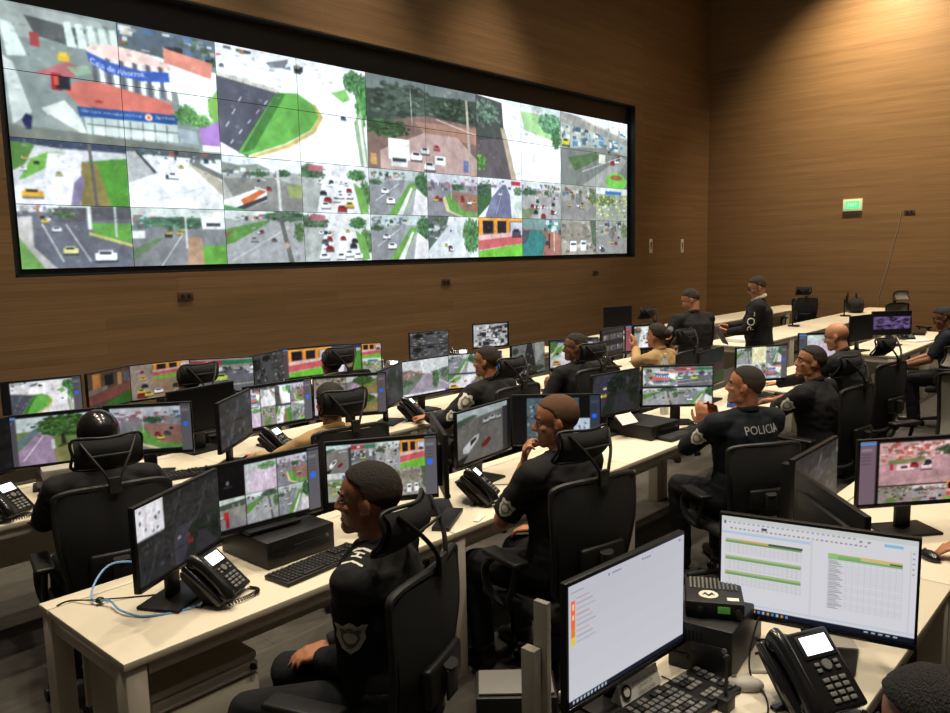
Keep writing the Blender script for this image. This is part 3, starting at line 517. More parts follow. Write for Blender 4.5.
def sc_bwcity(p):
    p.fill((.34, .34, .35)); p.clutter(170, 0, 0, 1, 1, .07, [(.5, .5, .5), (.18, .18, .18), (.75, .75, .75), (.1, .1, .1), (.3, .28, .3)]); p.poly([(.35, 0), (.5, 0), (.8, 1), (.55, 1)], (.38, .38, .4)); p.tree(.2, .3, .15, .2, (.12, .13, .11), 30); p.tree(.5, .15, .12, .1, (.1, .1, .1), 20)
def sc_bw2(p):
    p.fill((.68, .69, .70)); p.clutter(90, 0, 0, 1, 1, .13, [(.2, .2, .2), (.9, .9, .9), (.45, .45, .46), (.1, .1, .12)])
def sc_rail(p):
    p.fill((.45, .47, .46)); p.poly([(.45, 0), (.6, 0), (.75, 1), (.3, 1)], (.16, .16, .16)); p.clutter(50, .1, .1, .9, .9, .05, [(.75, .75, .75), (.2, .2, .2), (.5, .5, .48)]); p.poly([(.7, 0), (1, 0), (1, .3), (.7, .7)], (.62, .62, .60)); p.poly([(0, .1), (.35, .0), (.3, .5), (0, 1)], (.50, .52, .50)); p.tree(.1, .2, .1, .12, (.2, .28, .2), 20); p.tree(.8, .85, .2, .1, (.2, .28, .18), 20)
def sc_pinkcity(p):
    p.fill((.76, .62, .60)); p.clutter(120, 0, 0, 1, .4, .07, [(.9, .85, .82), (.7, .3, .25), (.35, .4, .3), (.85, .75, .7), (.5, .3, .28)]); p.tree(.8, .22, .12, .12, (.22, .34, .18), 30); p.poly([(.0, .5), (1, .3), (1, .8), (0, 1)], (.70, .56, .57)); p.poly([(.1, .42), (.6, .36), (.5, .46), (.1, .52)], (.45, .5, .28)); p.rect(.2, .52, .2, .14, (.92, .84, .86)); p.rect(.25, .56, .07, .05, (.2, .15, .2)); p.rect(.12, .5, .04, .14, (.75, .15, .2)); p.car(.48, .52, .12, (.9, .82, .84)); p.tree(.97, .5, .06, .2, (.2, .28, .16), 20); p.cars(5, .3, .35, .9, .5, .07)
def sc_pinkroad(p):
    p.fill((.80, .72, .80)); p.poly([(0, 0), (1, 0), (1, .2), (0, .25)], (.74, .80, .78)); p.tree(.7, .16, .3, .12, (.35, .60, .32), 40); p.poly([(.0, .35), (.3, .25), (.2, 1), (0, 1)], (.78, .76, .80))
    for k in range(4): p.line((.15 + .18 * k, 1), (.42 + .08 * k, .3), .004, (.93, .88, .93))
def sc_yard(p):
    p.fill((.55, .55, .47)); p.clutter(50, 0, 0, 1, .35, .07, [(.3, .35, .28), (.75, .73, .68), (.2, .25, .2)]); p.poly([(0, .6), (.4, .4), (1, .5), (1, 1), (0, 1)], (.55, .52, .52)); p.poly([(.2, .8), (.5, .5), (.7, .6), (.5, 1), (.2, 1)], (.4, .52, .26)); p.cars(6, .3, .3, .9, .7, .07)
def sc_board(p):
    p.fill((.93, .92, .72)); p.clutter(26, .1, .15, .85, .7, .05, [(.85, .75, .4), (.8, .5, .5), (.9, .85, .6)])

def finish_pic(A, soft=True):   # 2x supersampled sRGB -> linear, half size
    h, w = A.shape[0] // 2, A.shape[1] // 2
    B = A[:h * 2, :w * 2].reshape(h, 2, w, 2, 3).mean((1, 3))
    K = B.copy(); K[1:-1, 1:-1] = B[1:-1, 1:-1] * .4 + .1 * (B[:-2, 1:-1] + B[2:, 1:-1] + B[1:-1, :-2] + B[1:-1, 2:]) + .05 * (B[:-2, :-2] + B[2:, 2:] + B[2:, :-2] + B[:-2, 2:])
    if soft: B = K
    B = np.clip(B, 0, 1.2)
    return np.where(B < .04, B / 12.9, ((B + .055) / 1.055) ** 2.4)

def grid_mesh(name, B, w, h, m, flip=False):
    """flat screen w x h in the local XZ plane facing -Y, one colour per vertex"""
    H_, W_ = B.shape[:2]
    xs = np.linspace(-w / 2, w / 2, W_); zs = np.linspace(h / 2, -h / 2, H_)
    X, Z = np.meshgrid(xs, zs); co = np.stack([X, np.zeros_like(X), Z], -1).reshape(-1, 3)
    i = np.arange(W_ * H_).reshape(H_, W_)
    f = np.stack([i[1:, :-1], i[1:, 1:], i[:-1, 1:], i[:-1, :-1]], -1).reshape(-1, 4)
    me = bpy.data.meshes.new(name)
    me.vertices.add(len(co)); me.vertices.foreach_set('co', co.astype(np.float32).ravel())
    me.loops.add(f.size); me.loops.foreach_set('vertex_index', f.astype(np.int32).ravel())
    me.polygons.add(len(f)); me.polygons.foreach_set('loop_start', (np.arange(len(f)) * 4).astype(np.int32))
    me.update(calc_edges=True)
    at = me.color_attributes.new('picture', 'FLOAT_COLOR', 'POINT')
    c = np.ones((H_ * W_, 4), np.float32); c[:, :3] = B.reshape(-1, 3); at.data.foreach_set('color', c.ravel())
    me.materials.append(m); return me

def picture(w, h, layout, seed=1, ui=True, gain=1.0, tint=(1, 1, 1)):
    """layout: list of (scene, x0,y0,x1,y1)"""
    A = np.zeros((h * 2, w * 2, 3)); P = Pic(A, seed); P.fill((.04, .04, .045))
    x1 = 1.0
    for k, (fn, a, b, c, d) in enumerate(layout):
        q = P.sub(a, b, c, d, seed + 7 * k); fn(q); q.grain(.05)
    if ui:
        side, grey = ui
        if side == 'r': X0, X1 = .885, 1.0
        else: X0, X1 = 0.0, .15
        P.rect(X0, 0, X1 - X0, 1, grey); P.rect(X0 + .01, .12, (X1 - X0) * .7, .04, [v * 1.3 for v in grey])
        for j in range(4): P.rect(X0 + .012, .2 + j * .05, (X1 - X0) * .6, .012, [v * .7 for v in grey])
        if side == 'r': P.disc(X0 + .05, .44, .028, .05, (.16, .42, .95)); P.rect(X0, .02, .115, .03, (.2, .22, .25))
        else: P.rect(X0, .03, .15, .03, (.25, .6, .95))
    A *= gain; A *= np.array(tint)
    return finish_pic(A)
def grid(fns, nx, ny, x0=0, y0=.05, x1=.885, y1=.97):
    out = []
    for k, f in enumerate(fns):
        i, j = k % nx, k // nx
        out.append((f, x0 + (x1 - x0) * i / nx, y0 + (y1 - y0) * j / ny, x0 + (x1 - x0) * (i + 1) / nx - .004, y0 + (y1 - y0) * (j + 1) / ny - .006))
    return out

# ------------------------------------------------------------------ room shell
XL, XR, YN, YF, YW, ZC = -7.0, 19.154, -5.0, 9.10, 9.23, 8.6
HX0, HX1, HZ0, HZ1 = 3.02, 15.40, 1.885, 5.08
bm = newbm(); box(bm, ((XL + XR) / 2, (YN + YW) / 2, -.05), (XR - XL, YW - YN + .6, .1)); struct('floor', bm, M['carpet'])
bm = newbm(); box(bm, ((XL + XR) / 2, (YN + YW) / 2, ZC + .05), (XR - XL, YW - YN + .6, .1)); struct('ceiling', bm, M['ceil'])
bm = newbm()
XS = 15.70
t_ = .3
box(bm, ((XL + HX0) / 2, YF + t_ / 2, ZC / 2), (HX0 - XL, t_, ZC)); box(bm, ((HX1 + XS) / 2, YF + t_ / 2, ZC / 2), (XS - HX1, t_, ZC))
box(bm, ((HX0 + HX1) / 2, YF + t_ / 2, HZ0 / 2), (HX1 - HX0, t_, HZ0)); box(bm, ((HX0 + HX1) / 2, YF + t_ / 2, (HZ1 + ZC) / 2), (HX1 - HX0, t_, ZC - HZ1))
box(bm, ((XS + XR) / 2, YW + .085, ZC / 2), (XR - XS, .17, ZC))
struct('wall_back', bm, M['wood_x'])
bm = newbm(); box(bm, (XR + .1, (YN + YW) / 2, ZC / 2), (.2, YW - YN + .6, ZC)); struct('wall_right', bm, M['wood_y'])
bm = newbm(); box(bm, (XL - .1, (YN + YW) / 2, ZC / 2), (.2, YW - YN + .6, ZC)); struct('wall_left', bm, M['wallp'])
bm = newbm(); box(bm, ((XL + XR) / 2, YN - .1, ZC / 2), (XR - XL, .2, ZC)); struct('wall_front', bm, M['wallp'])

# ------------------------------------------------------------------ video wall: 10 x 4 panels
PW, PH, DX0, DZ0 = 1.215, .684, 3.129, 1.967
tw, th = 112, 63
A = np.zeros((th * 4 * 2, tw * 10 * 2, 3)); P = Pic(A, 3)
def place(fn, i, j, n, seed):
    q = P.sub(i / 10, j / 4, (i + n) / 10, (j + n) / 4, seed); fn(q); q.grain(.05)
place(sc_caja, 0, 0, 2, 1); place(sc_island, 2, 0, 2, 2); place(sc_trucks, 4, 0, 2, 3); place(sc_white, 6, 0, 2, 4); place(sc_overpass, 8, 0, 2, 5)
for i, f in enumerate([sc_curve, sc_plaza, sc_bus, sc_busy, sc_median, sc_round, sc_purple, sc_cross, sc_people, sc_yellow]): place(f, i, 2, 1, 10 + i)
for i, f in enumerate([sc_taxi, sc_patch, sc_avenue, sc_busy, sc_median, sc_tree_road, sc_orange, sc_teal, sc_aerial, sc_people]): place(f, i, 3, 1, 30 + i)
A = (A * .90 + .05) * np.array((1.0, 1.035, 1.05))
B = finish_pic(A)
vw = thing('video_wall', 'giant wall-mounted video wall of tiled camera feeds in a black recessed frame', 'video wall', ((HX0 + HX1) / 2, YW, HZ0))
cx = (HX0 + HX1) / 2
bm = newbm()
dw, dh = PW * 10, PH * 4
zb0 = DZ0 - HZ0; e = .004
# recess lining in front of and around the panels (dark painted reveal)
L_, R_, D_, U_ = HX0 - cx + e, HX1 - cx - e, e, HZ1 - HZ0 - e
pl, pr, pd, pu = DX0 - cx, DX0 + dw - cx, zb0, zb0 + dh
yb = .04
box(bm, ((L_ + pl) / 2, yb - .01, (D_ + U_) / 2), (pl - L_, .02, U_ - D_)); box(bm, ((R_ + pr) / 2, yb - .01, (D_ + U_) / 2), (R_ - pr, .02, U_ - D_))
box(bm, ((pl + pr) / 2, yb - .01, (D_ + pd) / 2), (pr - pl, .02, pd - D_)); box(bm, ((pl + pr) / 2, yb - .01, (U_ + pu) / 2), (pr - pl, .02, U_ - pu))
for (a, b, c, d) in ((L_, L_ + .02, D_, U_), (R_ - .02, R_, D_, U_), (L_, R_, D_, D_ + .02), (L_, R_, U_ - .02, U_)):
    box(bm, ((a + b) / 2, -.05, (c + d) / 2), (b - a, .16, d - c))
obj('frame', bm, M['dark'], vw)
hb = newbm(); box(hb, (0, .028, 0), (PW - .001, .05, PH - .001), bev=.002); hme = finish_mesh('display_panel', hb, M['black'])
for j in range(4):
    for i in range(10):
        c = B[j * th:(j + 1) * th, i * tw:(i + 1) * tw]
        p_ = link('display_panel', hme, vw, T(pl + (i + .5) * PW, 0, pu - (j + .5) * PH))
        link('screen', grid_mesh('screen', c, PW - .007, PH - .007, M['scrw']), p_, T(0, .001, 0))

# small fittings on the walls
def plate(x, y, z, w, h, m, label, name, cat, rz=0, sym=None, group=None):
    t = thing(name, label, cat, (x, y, z), rz, group)
    b = newbm(); box(b, (0, -.008, 0), (w, .016, h), bev=.004); obj('plate', b, m, t)
    if sym == 'mark':
        b = newbm(); cyl(b, (0, 0, 0), .026, .006, mtx=T(0, -.018, .06) @ RX(PI / 2)); box(b, (0, -.018, -.03), (.035, .006, .08), bev=.003); box(b, (0, -.018, .02), (.06, .006, .02)); obj('symbol', b, M['black2'], t)
    if sym == 'socket':
        b = newbm(); box(b, (-.04, -.018, 0), (.05, .006, h * .55), bev=.002); box(b, (.04, -.018, 0), (.05, .006, h * .55), bev=.002); obj('socket_insert', b, M['black2'], t)
    return t
plate(16.30, YW, 2.12, .13, .32, M['white'], 'white wall plate with dark symbol, nearer the video wall of the pair', 'wall_sign', 'sign', sym='mark')
plate(17.80, YW, 2.11, .13, .32, M['white'], 'white wall plate with dark symbol, nearer the room corner of the pair', 'wall_sign', 'sign', sym='mark')
for x, z, lb in ((4.88, 1.594, 'leftmost'), (9.44, 1.581, 'middle'), (13.85, 1.587, 'rightmost')):
    plate(x, YF, z, .20, .10, M['socket'], f'brown socket plate below the video wall, {lb} of the three', 'wall_socket', 'socket', sym='socket')
plate(XR, 4.62, 2.72, .22, .09, M['socket'], 'small brown plate on the right wood wall near the picture edge', 'wall_socket', 'socket', rz=-PI / 2, sym='socket')
t = thing('exit_sign', 'small lit green emergency exit sign on the right wood wall', 'exit sign', (XR, 5.77, 2.93), -PI / 2)
b = newbm(); box(b, (0, -.03, 0), (.40, .06, .26), bev=.006); obj('housing', b, M['exitb'], t)
b = newbm(); box(b, (0, -.062, 0), (.30, .004, .17)); pn = obj('lit_panel', b, M['exit'], t)
vs, ts = text_tris('EXIT', .10); b = newbm(); q = [b.verts.new((v.x, -.066, v.y)) for v in vs]; [b.faces.new([q[i] for i in t3]) for t3 in ts]; obj('lettering', b, M['exitt'], pn)
b = newbm(); tube(b, [(XR - .012, 4.78, 2.75), (XR - .012, 4.82, 2.45), (XR - .012, 4.93, 1.9), (XR - .012, 5.06, 1.3), (XR - .012, 5.16, .9), (XR - .012, 5.2, .4)], .007)
tag(obj('wall_reflection_strip', b, M['edge']), 'thin pale strip on the right wood wall standing in for a slanted light reflection', 'cable')  # pale tube added to stand in for a thin light reflection

# ------------------------------------------------------------------ desks
DZ = .74
def make_desk(w=1.5625, d=.72):
    t = thing('desk', 'x', 'desk')
    b = newbm(); box(b, (w / 2, d / 2 - .045, DZ - .014), (w - .004, d - .09, .028), bev=.003); box(b, (w / 2, d - .043, DZ - .014), (w - .004, .082, .028), bev=.003)
    obj('desktop', b, M['desk'], t)
    b = newbm()
    for y in (.0, d): box(b, (w / 2, abs(y - .03), DZ - .052), (w - .18, .03, .045))
    obj('rail', b, M['steel'], t)
    for x in (.045, w - .045):
        lg = newbm()
        for y in (.05, d - .05): box(lg, (x, y, (DZ - .03) / 2), (.075, .085, DZ - .03), bev=.006)
        box(lg, (x, d / 2, DZ - .065), (.06, d - .16, .06), bev=.004)
        obj('leg_frame', lg, M['steel'], t)
    b = newbm(); box(b, (w / 2, d - .12, .5), (w - .2, .018, .36)); obj('modesty_panel', b, M['steel'], t)
    return t
desk0 = make_desk(); first = [True]
def desk(x, y, label, group):
    if first[0]:
        first[0] = False; desk0.location = (x, y, 0); desk0['label'] = label; desk0['group'] = group; return desk0
    return dup(desk0, loc=(x, y, 0), label=label, group=group)
PI_ = 1.5625; X0 = 1.034
ordn = ['first', 'second', 'third', 'fourth', 'fifth']
rows = {'C': (2.487, 'nearest long row', 0, 5), 'B': (4.33, 'middle long row', 0, 5), 'A': (6.20, 'row by the video wall', 0, 5)}
for k, (y, nm, a, n) in rows.items():
    for i in range(a, a + n):
        desk(X0 + PI_ * i, y, f'cream white desk unit, {ordn[i]} from the left in the {nm}', 'cream desks in the ' + nm)
for i in range(2): desk(1.80 + PI_ * i, .60, ['cream desk under the blank white and spreadsheet monitors', 'cream desk under the pink street-view monitor at the right edge'][i], 'foreground desks')
for i in range(2): desk(10.18 + PI_ * i, 2.52, ['cream desk with off black monitor across the right aisle', 'cream desk under the purple screen monitor across the aisle'][i], 'desks across the aisle')
for i in range(5): desk(10.18 + PI_ * i, 4.30, f'far cream desk behind the standing men, {ordn[i]} from the aisle', 'far right desk row')
for i in range(5): desk(10.18 + PI_ * i, 6.12, f'cream desk in the right block nearest the back wall, {ordn[i]} from the aisle', 'back right desk row')

# pedestal drawers under the near left desk
t = thing('pedestal_cabinet', 'cream mobile drawer pedestal under the near left desk', 'cabinet', (1.36, 2.57, 0))
b = newbm(); box(b, (0, .26, .29), (.42, .50, .52), bev=.006); obj('body', b, M['ped'], t)
z = .52
for h_, nm in ((.05, 'pencil_drawer'), (.17, 'drawer'), (.24, 'drawer')):
    b = newbm(); box(b, (0, .0, z - h_ / 2), (.415, .03, h_ - .008), bev=.007); box(b, (0, -.004, z - h_ + .014), (.38, .03, .014), bev=.004); dr = obj(nm, b, M['ped'], t)
    z -= h_
b = newbm(); cyl(b, (0, 0, 0), .011, .02, mtx=T(.18, -.02, .502) @ RX(PI / 2)); lk = obj('lock', b, M['black'], t)
b = newbm(); box(b, (0, .01, .535), (.42, .03, .03), bev=.008); obj('top_lip', b, M['ped'], t)
for x in (-.17, .17):
    for y in (.06, .46): b = newbm(); cyl(b, (x, y, .022), .022, .02, mtx=T(x, y, .022) @ RY(PI / 2) @ T(-x, -y, -.022)); obj('caster', b, M['black'], t)
b = newbm(); tube(b, [(1.43, 2.72, .562), (1.45, 2.80, .562)], .005); tag(obj('pen', b, M['black']), 'dark pen lying on the pedestal top under the near desk', 'pen')
t = thing('pedestal_cabinet', 'cream drawer pedestal under the desk with the hazy avenue monitor', 'cabinet', (4.02, 4.42, 0))
b = newbm(); box(b, (0, .26, .29), (.42, .50, .52), bev=.006); obj('body', b, M['ped'], t)
for z, h_ in ((.52, .12), (.40, .17), (.23, .2)):
    b = newbm(); box(b, (0, .0, z - h_ / 2), (.415, .03, h_ - .008), bev=.007); obj('drawer', b, M['ped'], t)

# divider boards at the foreground desk's left end
t = thing('desk_divider', 'beige grey upright divider boards left of the blank white monitor', 'divider', (1.80, 1.37, 0))
b = newbm(); box(b, (0.012, .012, .50), (.022, .05, 1.0), bev=.003); obj('tall_board', b, M['strip'], t)
b = newbm(); box(b, (-.022, .03, .43), (.035, .05, .86), bev=.003); obj('short_board', b, M['strip'], t)

# ------------------------------------------------------------------ monitors
mon_parts = {}
MW, MH = .535, .315
def mon_meshes(w, h):
    if (w, h) in mon_parts: return mon_parts[(w, h)]
    b = newbm(); box(b, (0, .013, 0), (w, .022, h), bev=.003); box(b, (0, .032, -.01), (w * .72, .026, h * .68), bev=.012)
    k = finish_mesh('housing', b, M['black'])
    b = newbm(); box(b, (0, -.001, -h / 2 + .010), (w - .004, .008, .016), bev=.002); bz = finish_mesh('bezel', b, M['gloss'])
    mon_parts[(w, h)] = (k, bz); return mon_parts[(w, h)]
def stand_meshes(zb):
    k = ('s', zb)
    if k in mon_parts: return mon_parts[k]
    top = 1.0 - zb
    b = newbm(); box(b, (0, .06, top / 2), (.075, .022, top), bev=.005); box(b, (0, .05, top), (.10, .05, .10), bev=.006); s = finish_mesh('stand', b, M['black'])
    b = newbm(); box(b, (0, .04, .007), (.26, .18, .014), bev=.006); f = finish_mesh('stand_base', b, M['black'])
    mon_parts[k] = (s, f); return mon_parts[k]
def monitor(x, y, ang, pic, label, zb=DZ, w=MW, h=MH, group=None):
    t = thing('monitor', label, 'monitor', (x, y, zb), R(ang), group)
    hm, bz = mon_meshes(w, h); s, f = stand_meshes(round(zb, 3))
    hz = 1.1845 - h / 2 - zb
    link('housing', hm, t, T(0, 0, hz)); link('bezel', bz, t, T(0, 0, hz)); link('stand', s, t); link('stand_base', f, t)
    if pic is not None: link('screen', grid_mesh('screen', pic, w - .016, h - .030, M['scr']), t, T(0, -.0005, hz + .006))
    else:
        b = newbm(); box(b, (0, 0, 0), (w - .016, .004, h - .030)); obj('screen', b, M['off'], t, mtx=T(0, .001, hz + .006))
    return t
gr, gl = ('r', (.36, .35, .37)), ('l', (.34, .33, .36))
GC, GB, GA, GD = 'monitors in the nearest long row', 'monitors in the middle row', 'monitors in the row by the wall', 'foreground monitors'
# nearest long row (C)
monitor(1.425, 2.80, 28, picture(120, 68, [(sc_map, 0, 0, .3, .42), (sc_dim, .3, 0, .62, .5), (sc_dim, .62, 0, 1, .5), (sc_dim, 0, .42, .4, 1), (sc_dimroad, .4, .5, 1, 1)], 5, None, 1.0), 'dim angled monitor at the left end of the nearest row, beside the lit desk phone', group=GC)
monitor(1.905, 2.945, -5, picture(176, 100, grid([sc_logo, sc_pinkroad, sc_round, sc_redcar, sc_avenue, sc_median], 3, 2), 8, gr), 'monitor with six street tiles and a black logo tile, standing on the desktop computer', zb=.865, group=GC)
monitor(2.43, 2.785, -33, picture(176, 100, [(sc_lot, 0, .04, .22, .5), (sc_shops, .22, .04, .44, .5), (sc_cross, .44, .04, .66, .5), (sc_orange, .66, .04, .885, .5), (sc_yellow, 0, .5, .44, .97), (sc_people, .44, .5, .66, .97), (sc_aerial, .66, .5, .885, .97)], 4, gr), 'monitor with parking tiles and orange building tile, behind the nearest officer', group=GC)
monitor(2.83, 2.79, 52, None, 'switched off monitor seen edge-on behind the desk phone of the second seat', group=GC)
monitor(3.33, 2.93, 6, picture(120, 68, [(sc_lot, 0, 0, .93, 1)], 4, None, .8), 'angled monitor showing a car park with white and dark red cars', group=GC)
monitor(3.835, 2.80, -50, picture(150, 84, [(sc_sat, .16, .05, .70, .97), (sc_sat, .45, .05, .76, .45), (sc_map, .70, .48, .885, .97)], 6, ('r', (.22, .24, .28)), .9, (.95, 1.02, 1.1)), 'monitor with satellite map and white plan, behind the officer with a hand at his mouth', group=GC)
monitor(4.82, 2.99, -7, picture(110, 62, [(sc_dimroad, 0, 0, 1, 1)], 3, None, 1.0), 'dark monitor with dimmed road view behind the flat computer with paper', group=GC)
monitor(5.34, 2.79, -46, picture(130, 74, [(sc_caja, 0, .02, .5, .52), (sc_shops, .5, .02, 1, .52), (sc_avenue, 0, .56, .5, 1), (sc_median, .5, .56, 1, 1)], 9, None), 'bright monitor with red roofed building tile in front of the clasped hands', group=GC)
monitor(6.33, 2.99, 3, picture(90, 50, [(sc_teal2, 0, 0, 1, 1)], 3, None, 1), 'dark monitor with dim red and green picture, left of the yellow note monitor', group=GC)
monitor(6.80, 2.75, -30, picture(120, 68, [(sc_avenue, 0, .02, .3, .5), (sc_board, .3, 0, .58, .5), (sc_median, .58, .02, .885, .5), (sc_cross, 0, .5, .45, 1), (sc_caja, .45, .5, .885, 1)], 12, gr), 'monitor with a pale yellow note tile beside the officer leaning on the desk', group=GC)
monitor(8.16, 2.68, -42, picture(100, 56, [(sc_pinkroad, .16, .05, .885, 1)], 3, ('l', (.30, .31, .36))), 'monitor partly hidden behind the bald man, with pink road picture', group=GC)
# middle row (B)
monitor(1.72, 4.82, -20, picture(130, 74, [(sc_bigtree, .15, .05, 1, 1)], 3, ('l', (.30, .29, .31)), .95), 'monitor with a large tree and purple road at the left end of the middle row', group=GB)
monitor(1.28, 4.78, 24, picture(60, 34, [(sc_dim, 0, 0, 1, 1)], 8, None, .5), 'dark monitor cut by the left picture edge in the middle row', group=GB)
monitor(2.17, 4.62, -38, picture(130, 74, [(sc_round, .12, .05, .885, .93)], 14, gr, .9), 'monitor with red brick traffic island, right of the tree monitor', group=GB)
monitor(2.72, 4.93, 8, None, 'switched off black monitor between the traffic island and angled dim monitors', group=GB)
monitor(2.66, 4.42, 37, picture(90, 50, [(sc_dim, 0, 0, 1, 1)], 15, None, 1.25), 'dim angled monitor left of the eight tile monitor', group=GB)
monitor(3.13, 4.64, -3, picture(130, 74, grid([sc_caja, sc_plaza, sc_white, sc_round, sc_pinkroad, sc_yard, sc_curve, sc_overpass], 4, 2), 16, gr, 1.05), 'monitor with eight bright tiles, left of the woman in tan sleeves', group=GB)
monitor(3.65, 4.51, -31, picture(130, 74, grid([sc_yard, sc_bigtree, sc_pinkroad, sc_bigtree], 2, 2), 19, gr, .95, (1.04, .97, .97)), 'monitor with four pinkish tree tiles in front of the dark-haired seated person', group=GB)
monitor(4.10, 4.56, 28, picture(80, 45, [(sc_dimroad, 0, 0, 1, 1)], 21, None, 1.2), 'dim angled monitor left of the hazy avenue monitor', group=GB)
monitor(4.58, 4.68, -4, picture(120, 68, [(sc_haze, 0, 0, 1, 1)], 22, None), 'monitor with a hazy tree-lined avenue filling the screen', group=GB)
monitor(5.08, 4.58, -25, picture(100, 56, [(sc_median, 0, 0, .5, .55), (sc_tree_road, .5, 0, .885, .55), (sc_curve, 0, .55, .885, 1)], 23, gr), 'monitor with green roadside tiles in front of the badge-sleeved officer', group=GB)
monitor(5.92, 4.64, 2, picture(90, 50, [(sc_rail, 0, 0, 1, 1)], 24, None, .85), 'monitor with grey rail yard picture left of the officer with a phone', group=GB)
monitor(6.44, 4.48, -28, picture(100, 56, [(sc_curve, 0, 0, .9, .92)], 25, gr, .9), 'monitor with green verge road behind the officer holding a phone', group=GB)
monitor(7.56, 4.74, 5, picture(90, 50, [(sc_thumbs, 0, 0, 1, 1)], 26, None, .9), 'monitor with two rows of small thumbnails left of the woman in tan', group=GB)
monitor(8.12, 4.66, -26, picture(90, 50, [(sc_busy, .22, .06, .75, .9)], 27, ('l', (.55, .32, .34))), 'monitor with pink side panel in front of the woman in tan', group=GB)
# row by the wall (A)
monitor(2.20, 6.30, -12, picture(100, 56, [(sc_island, .1, .04, .885, 1)], 31, gr, .95), 'monitor with green curved road at the far left of the row by the wall', group=GA)
monitor(2.74, 6.36, 26, picture(80, 45, [(sc_terrace, 0, 0, 1, 1)], 32, None, .85), 'angled monitor with dark terrace and grass, left of the parked cars monitor', group=GA)
monitor(3.19, 6.43, -4, picture(100, 56, [(sc_mixed, 0, 0, 1, 1)], 33, None, .9), 'monitor with parked cars and orange walls left of the far dark head', group=GA)
monitor(3.63, 6.22, -34, picture(100, 56, [(sc_shops, 0, 0, 1, 1)], 34, None, .95), 'monitor with red and green shopfronts and a yellow car', group=GA)
monitor(4.06, 6.19, 20, picture(80, 45, [(sc_bwcity, 0, 0, 1, 1)], 35, None, .7), 'dim angled monitor with grey crossing left of the orange columns monitor', group=GA)
monitor(4.56, 6.27, -14, picture(90, 50, [(sc_orange, .12, .04, 1, .95)], 36, ('l', (.30, .26, .28)), 1.05), 'monitor with orange columns and green lawn in the row by the wall', group=GA)
monitor(4.99, 6.08, -36, picture(90, 50, [(sc_curve, 0, 0, .62, 1), (sc_orange, .64, 0, 1, .5), (sc_yellow, .64, .5, 1, 1)], 37, None, 1.0), 'monitor split between a pale road and yellow plaza tiles', group=GA)
monitor(6.27, 6.32, -10, picture(90, 50, [(sc_bwcity, 0, 0, 1, .5), (sc_bwcity, 0, .52, 1, 1)], 38, None, .85), 'lone monitor with grey aerial city picture in the row by the wall', group=GA)
monitor(7.45, 6.42, -16, picture(90, 50, [(sc_bw2, 0, .04, .95, 1)], 39, None, 1), 'lone monitor with bright black and white tiles near the bald officer', group=GA)
monitor(10.55, 6.52, -20, None, 'switched off monitor on the back right desk row, beyond the empty chair', group='monitors across the aisle')
# across the aisle
monitor(10.42, 2.98, -12, None, 'switched off black monitor across the aisle behind the bald man', group='monitors across the aisle')
monitor(11.25, 2.86, -44, picture(90, 50, [(sc_bw2, .03, .22, .97, .78)], 41, None, .85, (.62, .50, .78)), 'monitor with a purple grey picture band across the aisle', group='monitors across the aisle')
monitor(13.25, 4.80, 22, None, 'thin dark monitor seen edge-on on the far right desks, nearer the standing men', group='monitors across the aisle')
monitor(15.6, 4.72, 17, None, 'thin dark monitor seen edge-on on the far right desks, nearer the right wall', group='monitors across the aisle')
# foreground (D)
def doc_pic(w, h):
    A = np.zeros((h * 2, w * 2, 3)); P = Pic(A, 2); P.fill((.76, .76, .80))
    for k in range(6): P.rect(0, k * .17, 1, .17, (.76 + .008 * k, .76 + .008 * k, .80 + .006 * k))
    P.rect(.02, .135, .03, .30, (.93, .42, .22)); P.rect(.02, .36, .03, .06, (.85, .52, .2)); P.rect(.02, .43, .03, .07, (.88, .78, .25)); P.rect(.028, .16, .014, .05, (1, .8, .7)); P.rect(.028, .25, .014, .04, (1, .8, .7))
    for k in range(9): P.rect(.06, .12 + k * .045, .10 + .05 * ((k * 7) % 3) / 2, .008, (.62, .62, .66) if k % 3 else (.75, .55, .5))
    P.rect(.02, .06, .10, .01, (.62, .62, .66)); P.rect(.34, .045, .08, .012, (.55, .55, .6)); P.rect(.31, .04, .014, .02, (.5, .5, .55)); P.rect(.62, .05, .06, .012, (.55, .55, .6)); P.rect(.60, .045, .012, .02, (.5, .5, .55))
    P.rect(.945, .03, .02, .016, (.5, .5, .55)); P.rect(0, .955, 1, .045, (.10, .12, .18))
    for k in range(10): P.rect(.03 + k * .028, .965, .015, .025, (.7, .75, .82))
    return finish_pic(A, False)
